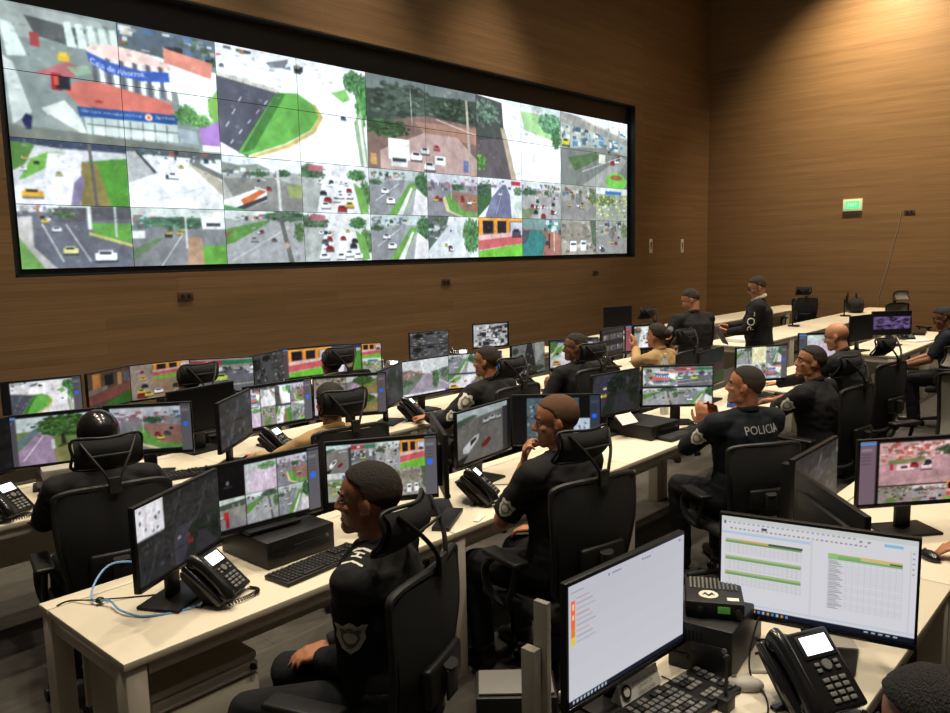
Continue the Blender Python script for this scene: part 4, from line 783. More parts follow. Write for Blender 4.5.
def sheet_pic(w, h):
    A = np.zeros((h * 2, w * 2, 3)); P = Pic(A, 2); P.fill((.90, .90, .92))
    P.rect(0, 0, 1, .05, (.84, .86, .84)); P.rect(.015, .05, .012, .03, (.2, .5, .25)); P.rect(.22, .085, .03, .025, (.25, .25, .27))
    for k in range(26): P.rect(.04 + k * .026, .055, .014, .012, (.62, .63, .65))
    for k in range(30): P.rect(.05 + k * .024, .115 , .013, .014, [(.55, .57, .6), (.75, .65, .4), (.6, .6, .65)][k % 3])
    P.rect(.0, .155, .48, .028, (.75, .84, .93)); P.rect(.84, .07, .09, .03, (.55, .80, .93)); P.rect(.72, .07, .015, .02, (.6, .6, .6)); P.rect(.76, .07, .015, .02, (.6, .6, .6))
    for y in (.235, .415, .575):
        P.rect(.025, y, .41, .022, (.62, .74, .50)); P.rect(.025, y + .022, .41, .02, (.46, .66, .42)); P.rect(.025, y + .006, .41, .006, (.85, .80, .55))
        for k in range(6): P.rect(.025, y + .055 + k * .016, .41, .003, (.76, .77, .78))
        for k in range(18): P.rect(.025 + k * .0241, y + .045, .002, .10, (.78, .79, .80))
    P.rect(.10, .235, .16, .02, (.88, .70, .42)); P.rect(.26, .235, .18, .024, (.36, .36, .30))
    P.rect(.57, .235, .36, .03, (.90, .78, .48)); P.rect(.57, .245, .16, .022, (.55, .76, .45)); P.rect(.57, .268, .36, .024, (.50, .72, .45)); P.rect(.87, .255, .06, .016, (.35, .35, .30)); P.rect(.57, .235, .05, .05, (.62, .82, .5))
    for k in range(30): P.rect(.57, .30 + k * .0165, .36, .0025, (.80, .80, .82)); P.rect(.575, .302 + k * .0165, .04 + .03 * ((k * 5) % 4) / 3, .007, (.60, .60, .62))
    for k in range(13): P.rect(.57 + k * .03, .29, .002, .50, (.80, .80, .82))
    P.rect(.48, .1, .012, .83, (.86, .87, .88)); P.rect(.965, .1, .003, .85, (.8, .8, .82))
    for k in range(5): P.rect(.975, .12 + k * .05, .01, .015, (.6, .65, .7))
    P.rect(0, .90, 1, .02, (.82, .86, .92)); P.rect(0, .945, 1, .055, (.08, .10, .16))
    for k in range(9): P.rect(.16 + k * .025, .955, .014, .03, [(.7, .75, .85), (.8, .6, .3), (.3, .6, .8)][k % 3])
    for k in range(5): P.rect(.76 + k * .035, .96, .02, .015, (.7, .75, .8))
    return finish_pic(A, False)
monitor(1.88, 1.12, -5, doc_pic(260, 150) * .92, 'large foreground monitor with a nearly blank pale page', w=.555, h=.362, group=GD)
monitor(2.45, .812, -77, sheet_pic(300, 170) * np.array((.80, .79, .80)), 'foreground monitor showing a spreadsheet with green header bands', w=.575, h=.345, group=GD)
monitor(2.84, .885, 42, None, 'black monitor seen from behind, just beyond the spreadsheet monitor', w=.555, group=GD)
monitor(3.44, 1.14, 0, picture(90, 50, [(sc_dim, 0, 0, 1, 1)], 51, None, 1.2), 'dim angled monitor left of the pink street-view monitor', group=GD)
monitor(3.875, .87, -40, picture(150, 84, [(sc_pinkcity, .18, .04, 1, .72), (sc_yard, .18, .74, .50, 1), (sc_cross, .5, .74, .82, 1), (sc_orange, .82, .70, 1, 1)], 52, ('l', (.42, .37, .41)), 1, (1.03, .96, .97)), 'monitor with a pinkish street view at the right picture edge', group=GD)

# ------------------------------------------------------------------ desktop equipment
def tower_box(x, y, z, rz, w, d, h, label, lying=True, group=None, paper=False):
    t = thing('desktop_computer', label, 'computer', (x, y, z), R(rz), group)
    b = newbm(); box(b, (0, 0, h / 2), (w, d, h), bev=.006); obj('case', b, M['black'], t)
    b = newbm()
    if lying:
        box(b, (w * .12, -d / 2 - .001, h * .55), (w * .5, .004, h * .18), bev=.001); box(b, (-w * .3, -d / 2 - .001, h * .3), (.05, .004, .012))
        for k in range(8): box(b, (-w * .42 + k * .012, -d / 2 - .001, h * .75), (.005, .004, h * .22))
    else:
        box(b, (0, -d / 2 - .001, h * .8), (w * .8, .004, .03)); box(b, (0, -d / 2 - .001, h * .62), (w * .8, .004, .012))
    obj('front_panel', b, M['black2'], t)
    b = newbm(); cyl(b, (0, 0, 0), .008, .006, mtx=T(w * .38, -d / 2 - .002, h * .6) @ RX(PI / 2)); obj('power_button', b, M['grey'], t)
    return t
tower_box(1.955, 2.965, DZ, 0, .35, .36, .118, 'black flat desktop computer under the six tile monitor, by the nearest officer')
tower_box(4.93, 2.83, DZ, -6, .34, .36, .10, 'black flat desktop computer with a white paper card on it')
tower_box(1.76, 4.66, DZ, -8, .34, .34, .12, 'black flat desktop computer under the large tree monitor')
tower_box(2.33, 1.07, DZ, -82, .20, .34, .155, 'black desktop computer carrying the radio beside the spreadsheet monitor', lying=True)
t = tower_box(2.19, 1.80, 0, 42, .20, .30, .42, 'grey topped computer tower standing on the floor at the bottom edge', lying=False)
b = newbm(); box(b, (0, 0, .426), (.17, .28, .012), bev=.005); obj('top_cover', b, M['grey'], t)
tower_box(3.50, 1.26, DZ, 0, .05, .10, .34, 'slim black upright computer behind the black monitor back', lying=False)
def card(x, y, z, rz, label, w=.14, h=.09):
    b = newbm(); box(b, (0, 0, 0), (w, .004, h), mtx=RX(R(-50)) ); o = obj('paper_card', b, M['paper']); o.location = (x, y, z); o.rotation_euler = (0, 0, R(rz)); tag(o, label, 'card')
card(4.74, 2.86, DZ + .10 + .034, -10, 'white paper card leaning on the flat computer at the third seat', .16, .09)
def folder(x, y, z, rz, w, d, h, m, label, cat='folder', name='folder'):
    b = newbm(); box(b, (0, 0, h / 2), (w, d, h), bev=.002); o = obj(name, b, m); o.location = (x, y, z); o.rotation_euler = (0, 0, R(rz)); tag(o, label, cat); return o
folder(1.70, 4.60, DZ + .12, -14, .26, .12, .05, M['lgrey'], 'grey printed box on the flat computer under the tree monitor', 'box', 'box')

# phone --------------------------------------------------------------
def make_phone():
    t = thing('desk_phone', 'x', 'phone')
    tilt = RX(R(42))
    b = newbm()
    prism(b, [(-.10, .0), (.10, .0), (.10, .02), (-.10, .02)], 0, .01)
    box(b, (0, .0, 0), (.215, .205, .028), mtx=T(0, -.01, .088) @ tilt, bev=.008, seg=3)
    obj('body', b, M['gloss'], t)
    b = newbm(); prism(b, [(-.03, .012), (.085, .12), (.10, .12), (.10, .10), (.0, .0), (-.03, .0)], -.07, .07, mtx=Matrix(((0, 0, 1, 0), (1, 0, 0, 0), (0, 1, 0, 0), (0, 0, 0, 1))))
    obj('stand', b, M['black2'], t)
    F = T(0, -.01, .088) @ tilt
    b = newbm(); box(b, (.045, .058, .0155), (.105, .062, .003), mtx=F, bev=.001); obj('screen_surround', b, M['black'], t)
    b = newbm(); box(b, (.045, .060, .018), (.082, .046, .002), mtx=F); obj('lit_display', b, M['lcd'], t)
    b = newbm()
    for r in range(4):
        for c in range(3): box(b, (.018 + c * .026, -.028 - r * .017, .017), (.019, .011, .006), mtx=F, bev=.002)
    obj('keypad', b, M['keyl'], t)
    b = newbm(); cyl(b, (.045, .008, .017), .014, .006, mtx=F, bev=.001)
    for sx in (-.03, .03):
        for sy in (-.003, .012): box(b, (.045 + sx, sy, .017), (.014, .009, .005), mtx=F, bev=.001)
    obj('navigation_button', b, M['grey'], t)
    b = newbm(); pts = [(-.073, -.098, .022), (-.073, -.07, .036), (-.073, 0, .040), (-.073, .07, .036), (-.073, .098, .022)]
    tube(b, [F @ V(p) for p in smooth_path(pts, 5)], [.019 + .006 * abs(math.cos(PI * k / 20)) ** 2 for k in range(21)], seg=12, sx=1.25)
    ell(b, F @ V((-.073, .083, .024)), (.027, .027, .016), RX(R(42))); ell(b, F @ V((-.073, -.083, .024)), (.027, .027, .016), RX(R(42)))
    obj('handset', b, M['gloss'], t)
    b = newbm(); pts = []
    for k in range(150):
        u = k / 149; a = u * 2 * PI * 26
        base = V((-.075 + .13 * math.sin(PI * u) * .4 + .16 * u, -.095 - .05 * math.sin(PI * u), .012))
        pts.append(base + V((.0, math.cos(a) * .007, math.sin(a) * .007)))
    tube(b, pts, .0022, seg=5); obj('coiled_cord', b, M['black'], t)
    return t
ph0 = make_phone(); ph_first = [True]
def phone(x, y, rz, label, s=1.0):
    if ph_first[0]: ph_first[0] = False; t = ph0; t.location = (x, y, DZ); t.rotation_euler = (0, 0, R(rz)); t['label'] = label
    else: t = dup(ph0, loc=(x, y, DZ), rz=R(rz), label=label)
    t['group'] = 'desk phones'; t.scale = (s, s, s); return t
phone(1.50, 2.72, 28, 'black desk phone with lit display on the near left desk')
phone(2.20, .735, -27, 'large foreground desk phone with bright display below the spreadsheet monitor', 1.12)
phone(3.03, 2.72, 26, 'black desk phone below the car park monitor')
phone(1.33, 4.47, 26, 'black desk phone at the left picture edge in the middle row')
phone(2.97, 4.46, 26, 'black desk phone below the eight tile monitor')
phone(4.27, 4.52, 26, 'black desk phone below the hazy avenue monitor')
phone(5.80, 4.55, 26, 'black desk phone below the grey rail yard monitor')
phone(5.72, 6.38, -40, 'pale lit desk phone left of the lone aerial city monitor')
phone(6.86, 6.42, -40, 'pale lit desk phone left of the black and white tile monitor')
phone(7.2, 4.55, 20, 'desk phone beside the thumbnail monitor')
phone(11.9, 2.86, -40, 'black desk phone on the desk across the aisle')

def make_keyboard(light=False):
    t = thing('keyboard', 'x', 'keyboard')
    b = newbm(); box(b, (0, 0, .010), (.45, .15, .016), bev=.004)
    for r in range(6):
        for c in range(21):
            if c in (14, 18) or (r in (3,) and 14 < c < 18) or (r == 0 and c % 5 == 4): continue
            x = -.21 + c * .021; y = .055 - r * .022
            if r == 5 and 3 < c < 10:
                if c == 4: box(b, (-.21 + 6.5 * .021, y, .021), (.11, .017, .008), bev=.002, mi=1)
                continue
            box(b, (x, y, .021), (.0165, .0175, .008), bev=.002, seg=1, mi=2 if (light and rnd.random() < .75) else 1)
    obj('case', b, [M['black'], M['key'], M['keyl']], t)
    b = newbm(); box(b, (.15, .068, .0186), (.05, .004, .001)); obj('status_lights', b, M['grey'], t)
    return t
kb0 = make_keyboard(); kf = [True]
def keyboard(x, y, rz, label, z=DZ):
    if kf[0]: kf[0] = False; t = kb0; t.location = (x, y, z); t.rotation_euler = (0, 0, R(rz)); t['label'] = label
    else: t = dup(kb0, loc=(x, y, z), rz=R(rz), label=label)
    t['group'] = 'black keyboards'; return t
keyboard(1.95, 2.665, 4, 'black keyboard in front of the nearest officer')
keyboard(5.02, 2.60, -4, 'black keyboard at the third seat, beside the flat computer')
keyboard(4.66, 4.47, -4, 'black keyboard under the hazy avenue monitor')
keyboard(6.55, 2.64, -12, 'black keyboard under the yellow note monitor')
keyboard(3.45, 2.60, -8, 'black keyboard by the elbow of the officer with a hand at his mouth')
keyboard(6.33, 4.50, -10, 'black keyboard under the green verge monitor')
keyboard(2.25, 4.47, -12, 'dark keyboard under the traffic island monitor')
t = make_keyboard(True); t.location = (1.925, 1.015, DZ); t.rotation_euler = (0, 0, R(-8)); t.scale = (1.02, 1.1, 1); t['label'] = 'large foreground keyboard with worn grey keys below the nameplate'; t['group'] = 'black keyboards'

def make_mouse():
    t = thing('mouse', 'x', 'mouse')
    b = newbm(); ell(b, (0, 0, .012), (.031, .055, .024)); 
    for v in b.verts: v.co.z = max(v.co.z, 0.0005)
    obj('shell', b, M['gloss'], t)
    b = newbm(); cyl(b, (0, 0, 0), .008, .006, mtx=T(0, .03, .03) @ RY(PI / 2)); obj('scroll_wheel', b, M['grey'], t)
    b = newbm(); tube(b, smooth_path([(0, .05, .008), (.01, .10, .004), (-.03, .16, .004), (.02, .24, .004)], 6), .002, seg=5); obj('cord', b, M['black'], t)
    return t
ms0 = make_mouse(); mf = [True]
def mouse(x, y, rz, label, m=None):
    if mf[0]: mf[0] = False; t = ms0; t.location = (x, y, DZ); t.rotation_euler = (0, 0, R(rz)); t['label'] = label
    else: t = dup(ms0, loc=(x, y, DZ), rz=R(rz), label=label)
    t['group'] = 'computer mice'
    if m:
        for ch in t.children:
            if ch.name.startswith('shell'): ch.data = ch.data.copy(); ch.data.materials[0] = m
    return t
mouse(5.36, 2.66, -10, 'black mouse beside the keyboard at the third seat')
mouse(6.87, 2.62, -10, 'black mouse under the hand of the officer leaning on the desk')
mouse(3.60, .73, -40, 'black mouse under the hand at the right picture edge')
mouse(2.17, .905, 30, 'grey translucent mouse in front of the foreground radio computer', M['lgrey'])
mouse(2.10, 4.44, 10, 'dark mouse near the hand of the capped person')

# radio on the tall computer ------------------------------------------
t = thing('radio', 'black two-way radio unit with green display on top of the tall foreground computer', 'radio', (2.315, 1.075, DZ + .155), R(-62)); t.scale = (.88, .88, .9)
b = newbm(); box(b, (0, 0, .03), (.20, .22, .058), bev=.006); obj('body', b, M['black2'], t)
b = newbm()
for k in range(12): box(b, (-.08 + k * .0145, .055, .0595), (.007, .10, .005))
obj('cooling_fins', b, M['grey'], t)
b = newbm(); box(b, (.03, -.111, .034), (.042, .004, .024), bev=.001); obj('green_display', b, M['glcd'], t, mtx=None)
b = newbm(); cyl(b, (0, 0, 0), .012, .016, mtx=T(.078, -.115, .03) @ RX(PI / 2)); cyl(b, (0, 0, 0), .010, .014, mtx=T(-.05, -.115, .034) @ RX(PI / 2)); obj('knob', b, M['black'], t)
b = newbm(); cyl(b, (-.02, -.045, .060), .034, .002, seg=28); ds = obj('round_badge', b, M['badge'], t)
b = newbm(); prism(b, [(-.042, -.055), (-.032, -.03), (-.02, -.052), (-.008, -.03), (.002, -.055), (-.008, -.048), (-.02, -.064), (-.032, -.048)], .0612, .0622); obj('emblem', b, M['black'], ds)
b = newbm(); box(b, (.062, -.075, .060), (.04, .025, .002)); obj('paper_tag', b, M['paper'], t)
for k, (n_, p_, r_) in enumerate([('foot', (-.08, -.09, .0), .008)]): pass
# nameplate
t = thing('nameplate', 'small desk nameplate with a round crest and printed lines beneath the blank page monitor', 'nameplate', (1.925, 1.125, DZ + .0145), R(-6)); t.scale = (.78, .62, .70)
b = newbm(); prism(b, [(-.035, 0), (.035, 0), (.0, .085)], -.12, .12, mtx=Matrix(((0, 0, 1, 0), (1, 0, 0, 0), (0, 1, 0, 0), (0, 0, 0, 1))), bev=.002); obj('stand', b, M['paper'], t)
F = T(0, -.0205, .043) @ RX(math.atan2(.085, .035))
b = newbm(); prism(b, [(-.085 + .026 * math.cos(a), .002 + .03 * math.sin(a)) for a in [2 * PI * k / 20 for k in range(20)]], .0025, .004, mtx=F); cr_ = obj('crest', b, M['black2'], t)
b = newbm(); prism(b, [(-.085 + .016 * math.cos(a), .002 + .019 * math.sin(a)) for a in [2 * PI * k / 20 for k in range(20)]], .004, .005, mtx=F); obj('crest_centre', b, M['badge'], cr_)
def lines_mesh(strings, size, F, parent, m, name='printed_text', gap=1.5, z=.004):
    b = newbm()
    for k, s in enumerate(strings):
        vs, ts = text_tris(s, size)
        q = [b.verts.new(F @ V((v.x, v.y - k * size * gap, z))) for v in vs]
        for t3 in ts:
            try: b.faces.new([q[i] for i in t3])
            except ValueError: pass
    return obj(name, b, m, parent)
lines_mesh(['POLICIA NACIONAL', 'CENTRO DE', 'OPERACIONES'], .016, F @ T(.025, .018, 0), t, M['black2'], z=.0035)
# antenna + small holder
t = thing('antenna', 'thin black rod antenna on a small base beside the foreground keyboard', 'antenna', (2.03, .90, DZ))
b = newbm(); box(b, (0, 0, .02), (.05, .035, .04), bev=.004); obj('base', b, M['black'], t)
b = newbm(); tube(b, [(0, 0, .03), (0, 0, .15)], .005); ell(b, (0, 0, .155), (.009, .009, .009)); obj('rod', b, M['black'], t)

# cables
def cable(pts, r, m, label, name='cable'):
    b = newbm(); tube(b, smooth_path(pts, 8), r, seg=6); tag(obj(name, b, m), label, 'cable')
z0 = DZ + .004
cable([(1.50, 2.74, z0 + .004), (1.40, 2.70, z0), (1.25, 2.76, z0), (1.20, 2.86, z0 + .01), (1.20, 2.96, z0 + .02), (1.17, 3.04, z0 + .012), (1.22, 3.12, z0 + .05), (1.31, 3.18, z0 + .075), (1.42, 3.17, z0 + .05), (1.50, 3.12, z0)], .0042, M['blue'], 'blue network cable looping over the near left desk')
cable([(1.07, 3.12, z0), (1.12, 3.13, z0), (1.17, 3.03, z0 + .014), (1.28, 2.98, z0), (1.36, 2.92, z0)], .0028, M['black'], 'thin black cable tied beside the blue network cable')
b = newbm(); ell(b, (1.185, 3.01, z0 + .014), (.016, .016, .012)); tag(obj('cable_tie', b, M['black']), 'black hook and loop tie around the cables on the near desk', 'cable tie')
cable([(2.30, .92, DZ + .17), (2.24, .92, DZ + .09), (2.20, .90, DZ + .03), (2.16, .84, DZ + .005), (2.08, .80, DZ + .004), (2.02, .80, DZ + .004)], .003, M['black'], 'thin black cable hanging from the foreground radio over the grey mouse')
cable([(2.42, 1.10, z0), (2.45, 1.02, z0), (2.50, .96, z0), (2.56, .88, z0)], .004, M['black'], 'black cable behind the foreground phone')
cable([(2.38, .96, z0), (2.44, .93, z0), (2.52, .87, z0), (2.55, .80, z0)], .004, M['black2'], 'second black cable behind the foreground phone')
cable([(2.26, .93, z0), (2.30, .88, z0), (2.32, .84, z0), (2.38, .80, z0)], .005, M['lgrey'], 'pale grey cable between the tall computer and foreground phone')
cable([(2.47, 1.27, z0), (2.54, 1.26, z0 + .03), (2.60, 1.20, z0 + .03), (2.62, 1.12, z0)], .004, M['black'], 'black cable loop behind the spreadsheet monitor')
cable([(3.16, 2.96, z0), (3.28, 2.86, z0), (3.36, 2.78, z0), (3.45, 2.72, z0), (3.5, 2.66, z0)], .003, M['grey'], 'thin grey cable below the car park monitor')
cable([(2.33, 2.86, z0), (2.28, 2.80, z0), (2.30, 2.74, z0), (2.22, 2.70, z0), (2.17, 2.67, z0)], .0025, M['black'], 'thin black keyboard cable before the nearest officer')
cable([(2.66, .62, DZ - .02), (2.72, .60, DZ - .10), (2.70, .58, DZ - .25), (2.74, .58, DZ - .4)], .012, M['black'], 'bundle of black cables falling off the foreground desk edge')
folder(2.60, .80, DZ, -60, .14, .11, .02, M['lgrey'], 'grey pad beneath the spreadsheet monitor', 'pad', 'desk_pad')
folder(6.30, 2.72, DZ, 20, .24, .20, .03, M['blueitem'], 'blue folder between the clasped hands officer and the leaning officer')
folder(2.70, 2.63, DZ, 30, .30, .085, .02, M['black'], 'black armrest pad left on the desk corner beside the phone', 'pad', 'rest_pad')
folder(2.82, 2.53, DZ, 20, .10, .03, .006, M['paper'], 'small white paper slip at the desk front edge', 'paper', 'paper_slip')
folder(10.75, 4.62, DZ, -10, .42, .30, .05, M['paper'], 'white binder lying on the far desk between the standing men', 'binder', 'binder')
folder(11.9, 2.72, DZ, -20, .40, .26, .02, M['paper'], 'white papers on the desk by the purple screen', 'papers', 'papers')
folder(12.9, 2.95, DZ, 10, .5, .25, .04, M['black'], 'dark case on the desk at the far right edge', 'case', 'case')
folder(12.45, 3.02, DZ, 20, .22, .2, .26, M['black2'], 'dark box on the desk across the aisle near the right edge', 'box', 'box')
folder(11.98, 3.05, DZ, 10, .2, .15, .18, M['lgrey'], 'pale box behind the desk phone across the aisle', 'box', 'box')
folder(9.1, 4.55, DZ - .25, 0, .1, .1, .02, M['black'], 'small dark pad near the row end', 'pad', 'desk_pad') if False else None
t = thing('bag', 'black soft bag on the far right desks beside the empty chair', 'bag', (16.55, 4.86, DZ), R(20))
b = newbm(); ell(b, (0, 0, .15), (.28, .15, .15)); box(b, (0, 0, .12), (.50, .26, .22), bev=.06, seg=4); obj('body', b, M['chfab'], t)
b = newbm(); tube(b, smooth_path([(-.14, 0, .26), (-.1, 0, .36), (.1, 0, .36), (.14, 0, .26)], 6), .012); obj('handle', b, M['black'], t)
# bottle cap seen over the monitor
t = thing('water_bottle', 'clear plastic bottle neck showing above the red roofed tile monitor', 'bottle', (5.62, 3.05, DZ))
b = newbm(); cyl(b, (0, 0, .20), .034, .40, bev=.004); cyl(b, (0, 0, .425), .034, .05, r2=.013); cyl(b, (0, 0, .455), .013, .02); obj('body', b, M['clear'], t)
b = newbm(); cyl(b, (0, 0, .47), .015, .02); obj('cap', b, M['white'], t)
# backpack by the second chair
t = thing('backpack', 'black backpack on the floor beside the second chair', 'backpack', (2.80, 2.80, 0), R(25))
b = newbm(); ell(b, (0, 0, .24), (.17, .12, .25)); box(b, (0, 0, .15), (.30, .20, .28), bev=.07, seg=4); ell(b, (0, -.1, .14), (.12, .06, .12))
link('body', bake(b, .012, 4, .004, 14), t).data.materials.append(M['chfab'])
for s in (-1, 1): b = newbm(); tube(b, smooth_path([(s * .08, .10, .42), (s * .09, .17, .36), (s * .10, .18, .2), (s * .1, .12, .08)], 6), .014, sx=1.6); obj('strap', b, M['grey'], t)

# ------------------------------------------------------------------ office chair
def make_chair(grey=False):
    mm = M['mesh2'] if grey else M['mesh']
    t = thing('office_chair', 'x', 'chair')
    b = newbm()
    rg = []
    box(b, (0, 0, 0), (.50, .48, .075), bev=.035, seg=4)
    for v in b.verts:
        v.co.z += -.03 * max(0, (v.co.y - .1) / .14) ** 2 * .6 + .012 * (abs(v.co.x) / .25) ** 2
    bmesh.ops.translate(b, vec=(0, .03, .455), verts=b.verts); obj('seat', b, M['chfab'], t)
    # backrest frame: closed loop leaning back
    def bp(x, z, d=0):   # backrest surface: height above .52, gentle S-curve
        h = z - .52
        return V((x, -.22 - .10 * h - .05 * math.sin(h * 5.0) + .10 * (x / .24) ** 2 * .5 + d, z))
    out = [(-.17, .54), (-.205, .68), (-.23, .85), (-.235, 1.0), (-.21, 1.055), (0, 1.07), (.21, 1.055), (.235, 1.0), (.23, .85), (.205, .68), (.17, .54), (0, .525)]
    loop = smooth_path([bp(x, z) for x, z in out], 5, True)
    b = newbm(); tube(b, loop, .014, seg=8, closed=True); bf = obj('back_frame', b, M['black2'], t)
    b = newbm(); N = 12; K = 14
    fr = []
    for i in range(N + 1):
        z = .535 + (1.055 - .535) * i / N; w = .17 + .065 * min(1, (z - .54) / .4) - (.03 if i == N else 0)
        fr.append([bp(-w + 2 * w * k / K, z, -.002) for k in range(K + 1)])
    th_ = .006
    vf = [[b.verts.new(p) for p in r] for r in fr]; vb = [[b.verts.new(p + V((0, -th_, 0))) for p in r] for r in fr]
    for i in range(N):
        for k in range(K):
            b.faces.new((vf[i][k], vf[i][k + 1], vf[i + 1][k + 1], vf[i + 1][k])); b.faces.new((vb[i][k + 1], vb[i][k], vb[i + 1][k], vb[i + 1][k + 1]))
    obj('backrest', b, mm, t)
    b = newbm(); box(b, (0, 0, 0), (.25, .035, .13), bev=.015, seg=3)
    for v in b.verts: v.co.y += .9 * v.co.x ** 2
    bmesh.ops.translate(b, vec=bp(0, .72, -.035), verts=b.verts)
    lb = obj('lumbar_support', b, M['black'], t)
    b = newbm(); box(b, bp(0, .70, -.062), (.075, .01, .10), bev=.004); obj('lumbar_bracket', b, M['black2'], lb)
    b = newbm(); box(b, bp(.085, .565, -.016), (.035, .004, .018)); obj('white_tag', b, M['label'], lb)
    b = newbm(); tube(b, smooth_path([(0, -.06, .40), (0, -.20, .41), (0, -.285, .48), bp(0, .60, -.03), bp(0, .76, -.045)], 5), .022, sx=1.7); obj('back_spine', b, M['black'], t)
    # headrest: curved pad, triangular bracket
    hz = 1.20
    b = newbm(); rws = []
    K = 16
    for side in (0, 1):
        for i in range(7):
            pass
    def hp(u, v, d): return V((.135 * u, -.245 + .05 * u * u + .03 * v * v * (1) - .02 * v + d, hz + .068 * v))
    g1 = [[b.verts.new(hp(-1 + 2 * k / K, -1 + 2 * i / 8, .016 * math.sqrt(max(0, 1 - (-1 + 2 * i / 8) ** 2)) * math.sqrt(max(0, 1 - (-1 + 2 * k / K) ** 4)))) for k in range(K + 1)] for i in range(9)]
    g2 = [[b.verts.new(hp(-1 + 2 * k / K, -1 + 2 * i / 8, -.012 * math.sqrt(max(0, 1 - (-1 + 2 * i / 8) ** 2)) - .006)) for k in range(K + 1)] for i in range(9)]
    for i in range(8):
        for k in range(K):
            b.faces.new((g1[i][k], g1[i][k + 1], g1[i + 1][k + 1], g1[i + 1][k])); b.faces.new((g2[i][k + 1], g2[i][k], g2[i + 1][k], g2[i + 1][k + 1]))
    hr = obj('headrest', b, mm, t)
    b = newbm(); lp = smooth_path([hp(-1, -1, 0), hp(-1.04, 0, 0), hp(-1, 1, 0), hp(0, 1.05, 0), hp(1, 1, 0), hp(1.04, 0, 0), hp(1, -1, 0), hp(0, -1.05, 0)], 5, True); tube(b, lp, .007, closed=True)
    obj('headrest_frame', b, M['black2'], hr)
    b = newbm()
    for s in (-1, 1): tube(b, smooth_path([bp(s * .012, 1.05, -.02), (s * .03, -.315, 1.12), (s * .07, -.285, 1.19), (s * .112, -.225, 1.26)], 5), .006, sx=1.4)
    tube(b, [(-.08, -.278, 1.205), (.08, -.278, 1.205)], .005); box(b, (0, -.315, 1.08), (.05, .022, .07), bev=.006)
    obj('headrest_bracket', b, M['black2'], hr)
    for s in (-1, 1):
        b = newbm(); box(b, (s * .275, .03, .685), (.085, .26, .028), bev=.012, seg=3); ar = obj('armrest', b, M['black'], t)
        b = newbm(); tube(b, smooth_path([(s * .275, .10, .67), (s * .285, .17, .60), (s * .28, .15, .50), (s * .24, .08, .43), (s * .1, .02, .415)], 5), .017, sx=1.2); tube(b, smooth_path([(s * .275, -.06, .67), (s * .28, -.03, .56), (s * .26, .02, .45), (s * .12, .02, .415)], 4), .014)
        obj('armrest_support', b, M['black2'], ar)
    b = newbm(); cyl(b, (0, 0, .31), .028, .20); cyl(b, (0, 0, .18), .038, .16); box(b, (0, .01, .41), (.20, .24, .03), bev=.01); obj('gas_column', b, M['black'], t)
    b = newbm(); cyl(b, (0, 0, .10), .05, .06)
    for k in range(5):
        a = 2 * PI * k / 5 + .3; tube(b, [(.03 * math.cos(a), .03 * math.sin(a), .115), (.17 * math.cos(a), .17 * math.sin(a), .10), (.30 * math.cos(a), .30 * math.sin(a), .075)], [.026, .021, .016], seg=8)
    obj('star_base', b, M['black2'], t)
    cb = newbm(); cyl(cb, (0, 0, 0), .028, .018, mtx=T(-.013, 0, 0) @ RY(PI / 2)); cyl(cb, (0, 0, 0), .028, .018, mtx=T(.013, 0, 0) @ RY(PI / 2)); cyl(cb, (0, 0, .03), .009, .04); cme = finish_mesh('caster', cb, M['black'])
    for k in range(5):
        a = 2 * PI * k / 5 + .3; link('caster', cme, t, T(.30 * math.cos(a), .30 * math.sin(a), .028) @ RZ(a + .5))
    return t
ch0 = make_chair(); cf = [True]
def chair(x, y, head, label, group, up=0):
    if cf[0]: cf[0] = False; t = ch0; t.location = (x, y, 0); t.rotation_euler = (0, 0, R(head)); t['label'] = label
    else: t = dup(ch0, loc=(x, y, 0), rz=R(head), label=label)
    t['group'] = group; return t

# ------------------------------------------------------------------ people
def unit(v): return V(v).normalized()
def ik(S, W, a, b, hint):
    S, W = V(S), V(W); d = W - S; L = min(d.length, (a + b) * .995); d.normalize(); W = S + d * L
    c = (a * a + L * L - b * b) / (2 * L); h = math.sqrt(max(1e-5, a * a - c * c)); hn = V(hint) - d * V(hint).dot(d); hn.normalize()
    return S + d * c + hn * h, W

def add_hand(bm, W, d, n, curl, side, k=1.0, spread=1.0):
    """palm + four fingers + thumb; d: finger direction, n: palm normal (the way the palm faces), side: +1 right / -1 left"""
    d, n = unit(d), unit(n); n = (n - d * n.dot(d)).normalized(); s = d.cross(n) * (-side)   # s points to thumb side
    offs = [.030, .010, -.010, -.029]; lens = [.072, .080, .074, .058]
    for i in range(4):
        kn = W + d * (.088 - .004 * abs(i - 1)) * k + s * offs[i] * k
        caps(bm, W + s * offs[i] * .5 * k + d * .005, kn, .015 * k, .0125 * k, seg=8)
        ang = curl * (1 + .12 * i); p = kn; dr = d.copy(); sp = s * (offs[i] * .30 * spread)
        for j, f in enumerate((.45, .32, .23)):
            a = ang * (.55, .9, .6)[j]; rot = Matrix.Rotation(a, 3, d.cross(n)); dr = rot @ dr
            q = p + (dr + sp * 6).normalized() * lens[i] * f * k
            caps(bm, p, q, (.0098 - .0008 * j) * k, (.0092 - .001 * j) * k, seg=8); p = q
    t0 = W + d * .025 * k + s * .022 * k; t1 = t0 + (d * .6 + s * .75 + n * .25).normalized() * .042 * k; t2 = t1 + (d * .9 + s * .25 + n * (.2 + .4 * curl)).normalized() * .034 * k; t3 = t2 + (d + n * .4 * curl - s * .1).normalized() * .026 * k
    caps(bm, t0, t1, .017 * k, .0125 * k, seg=8); caps(bm, t1, t2, .0125 * k, .0108 * k, seg=8); caps(bm, t2, t3, .0108 * k, .0088 * k, seg=8)

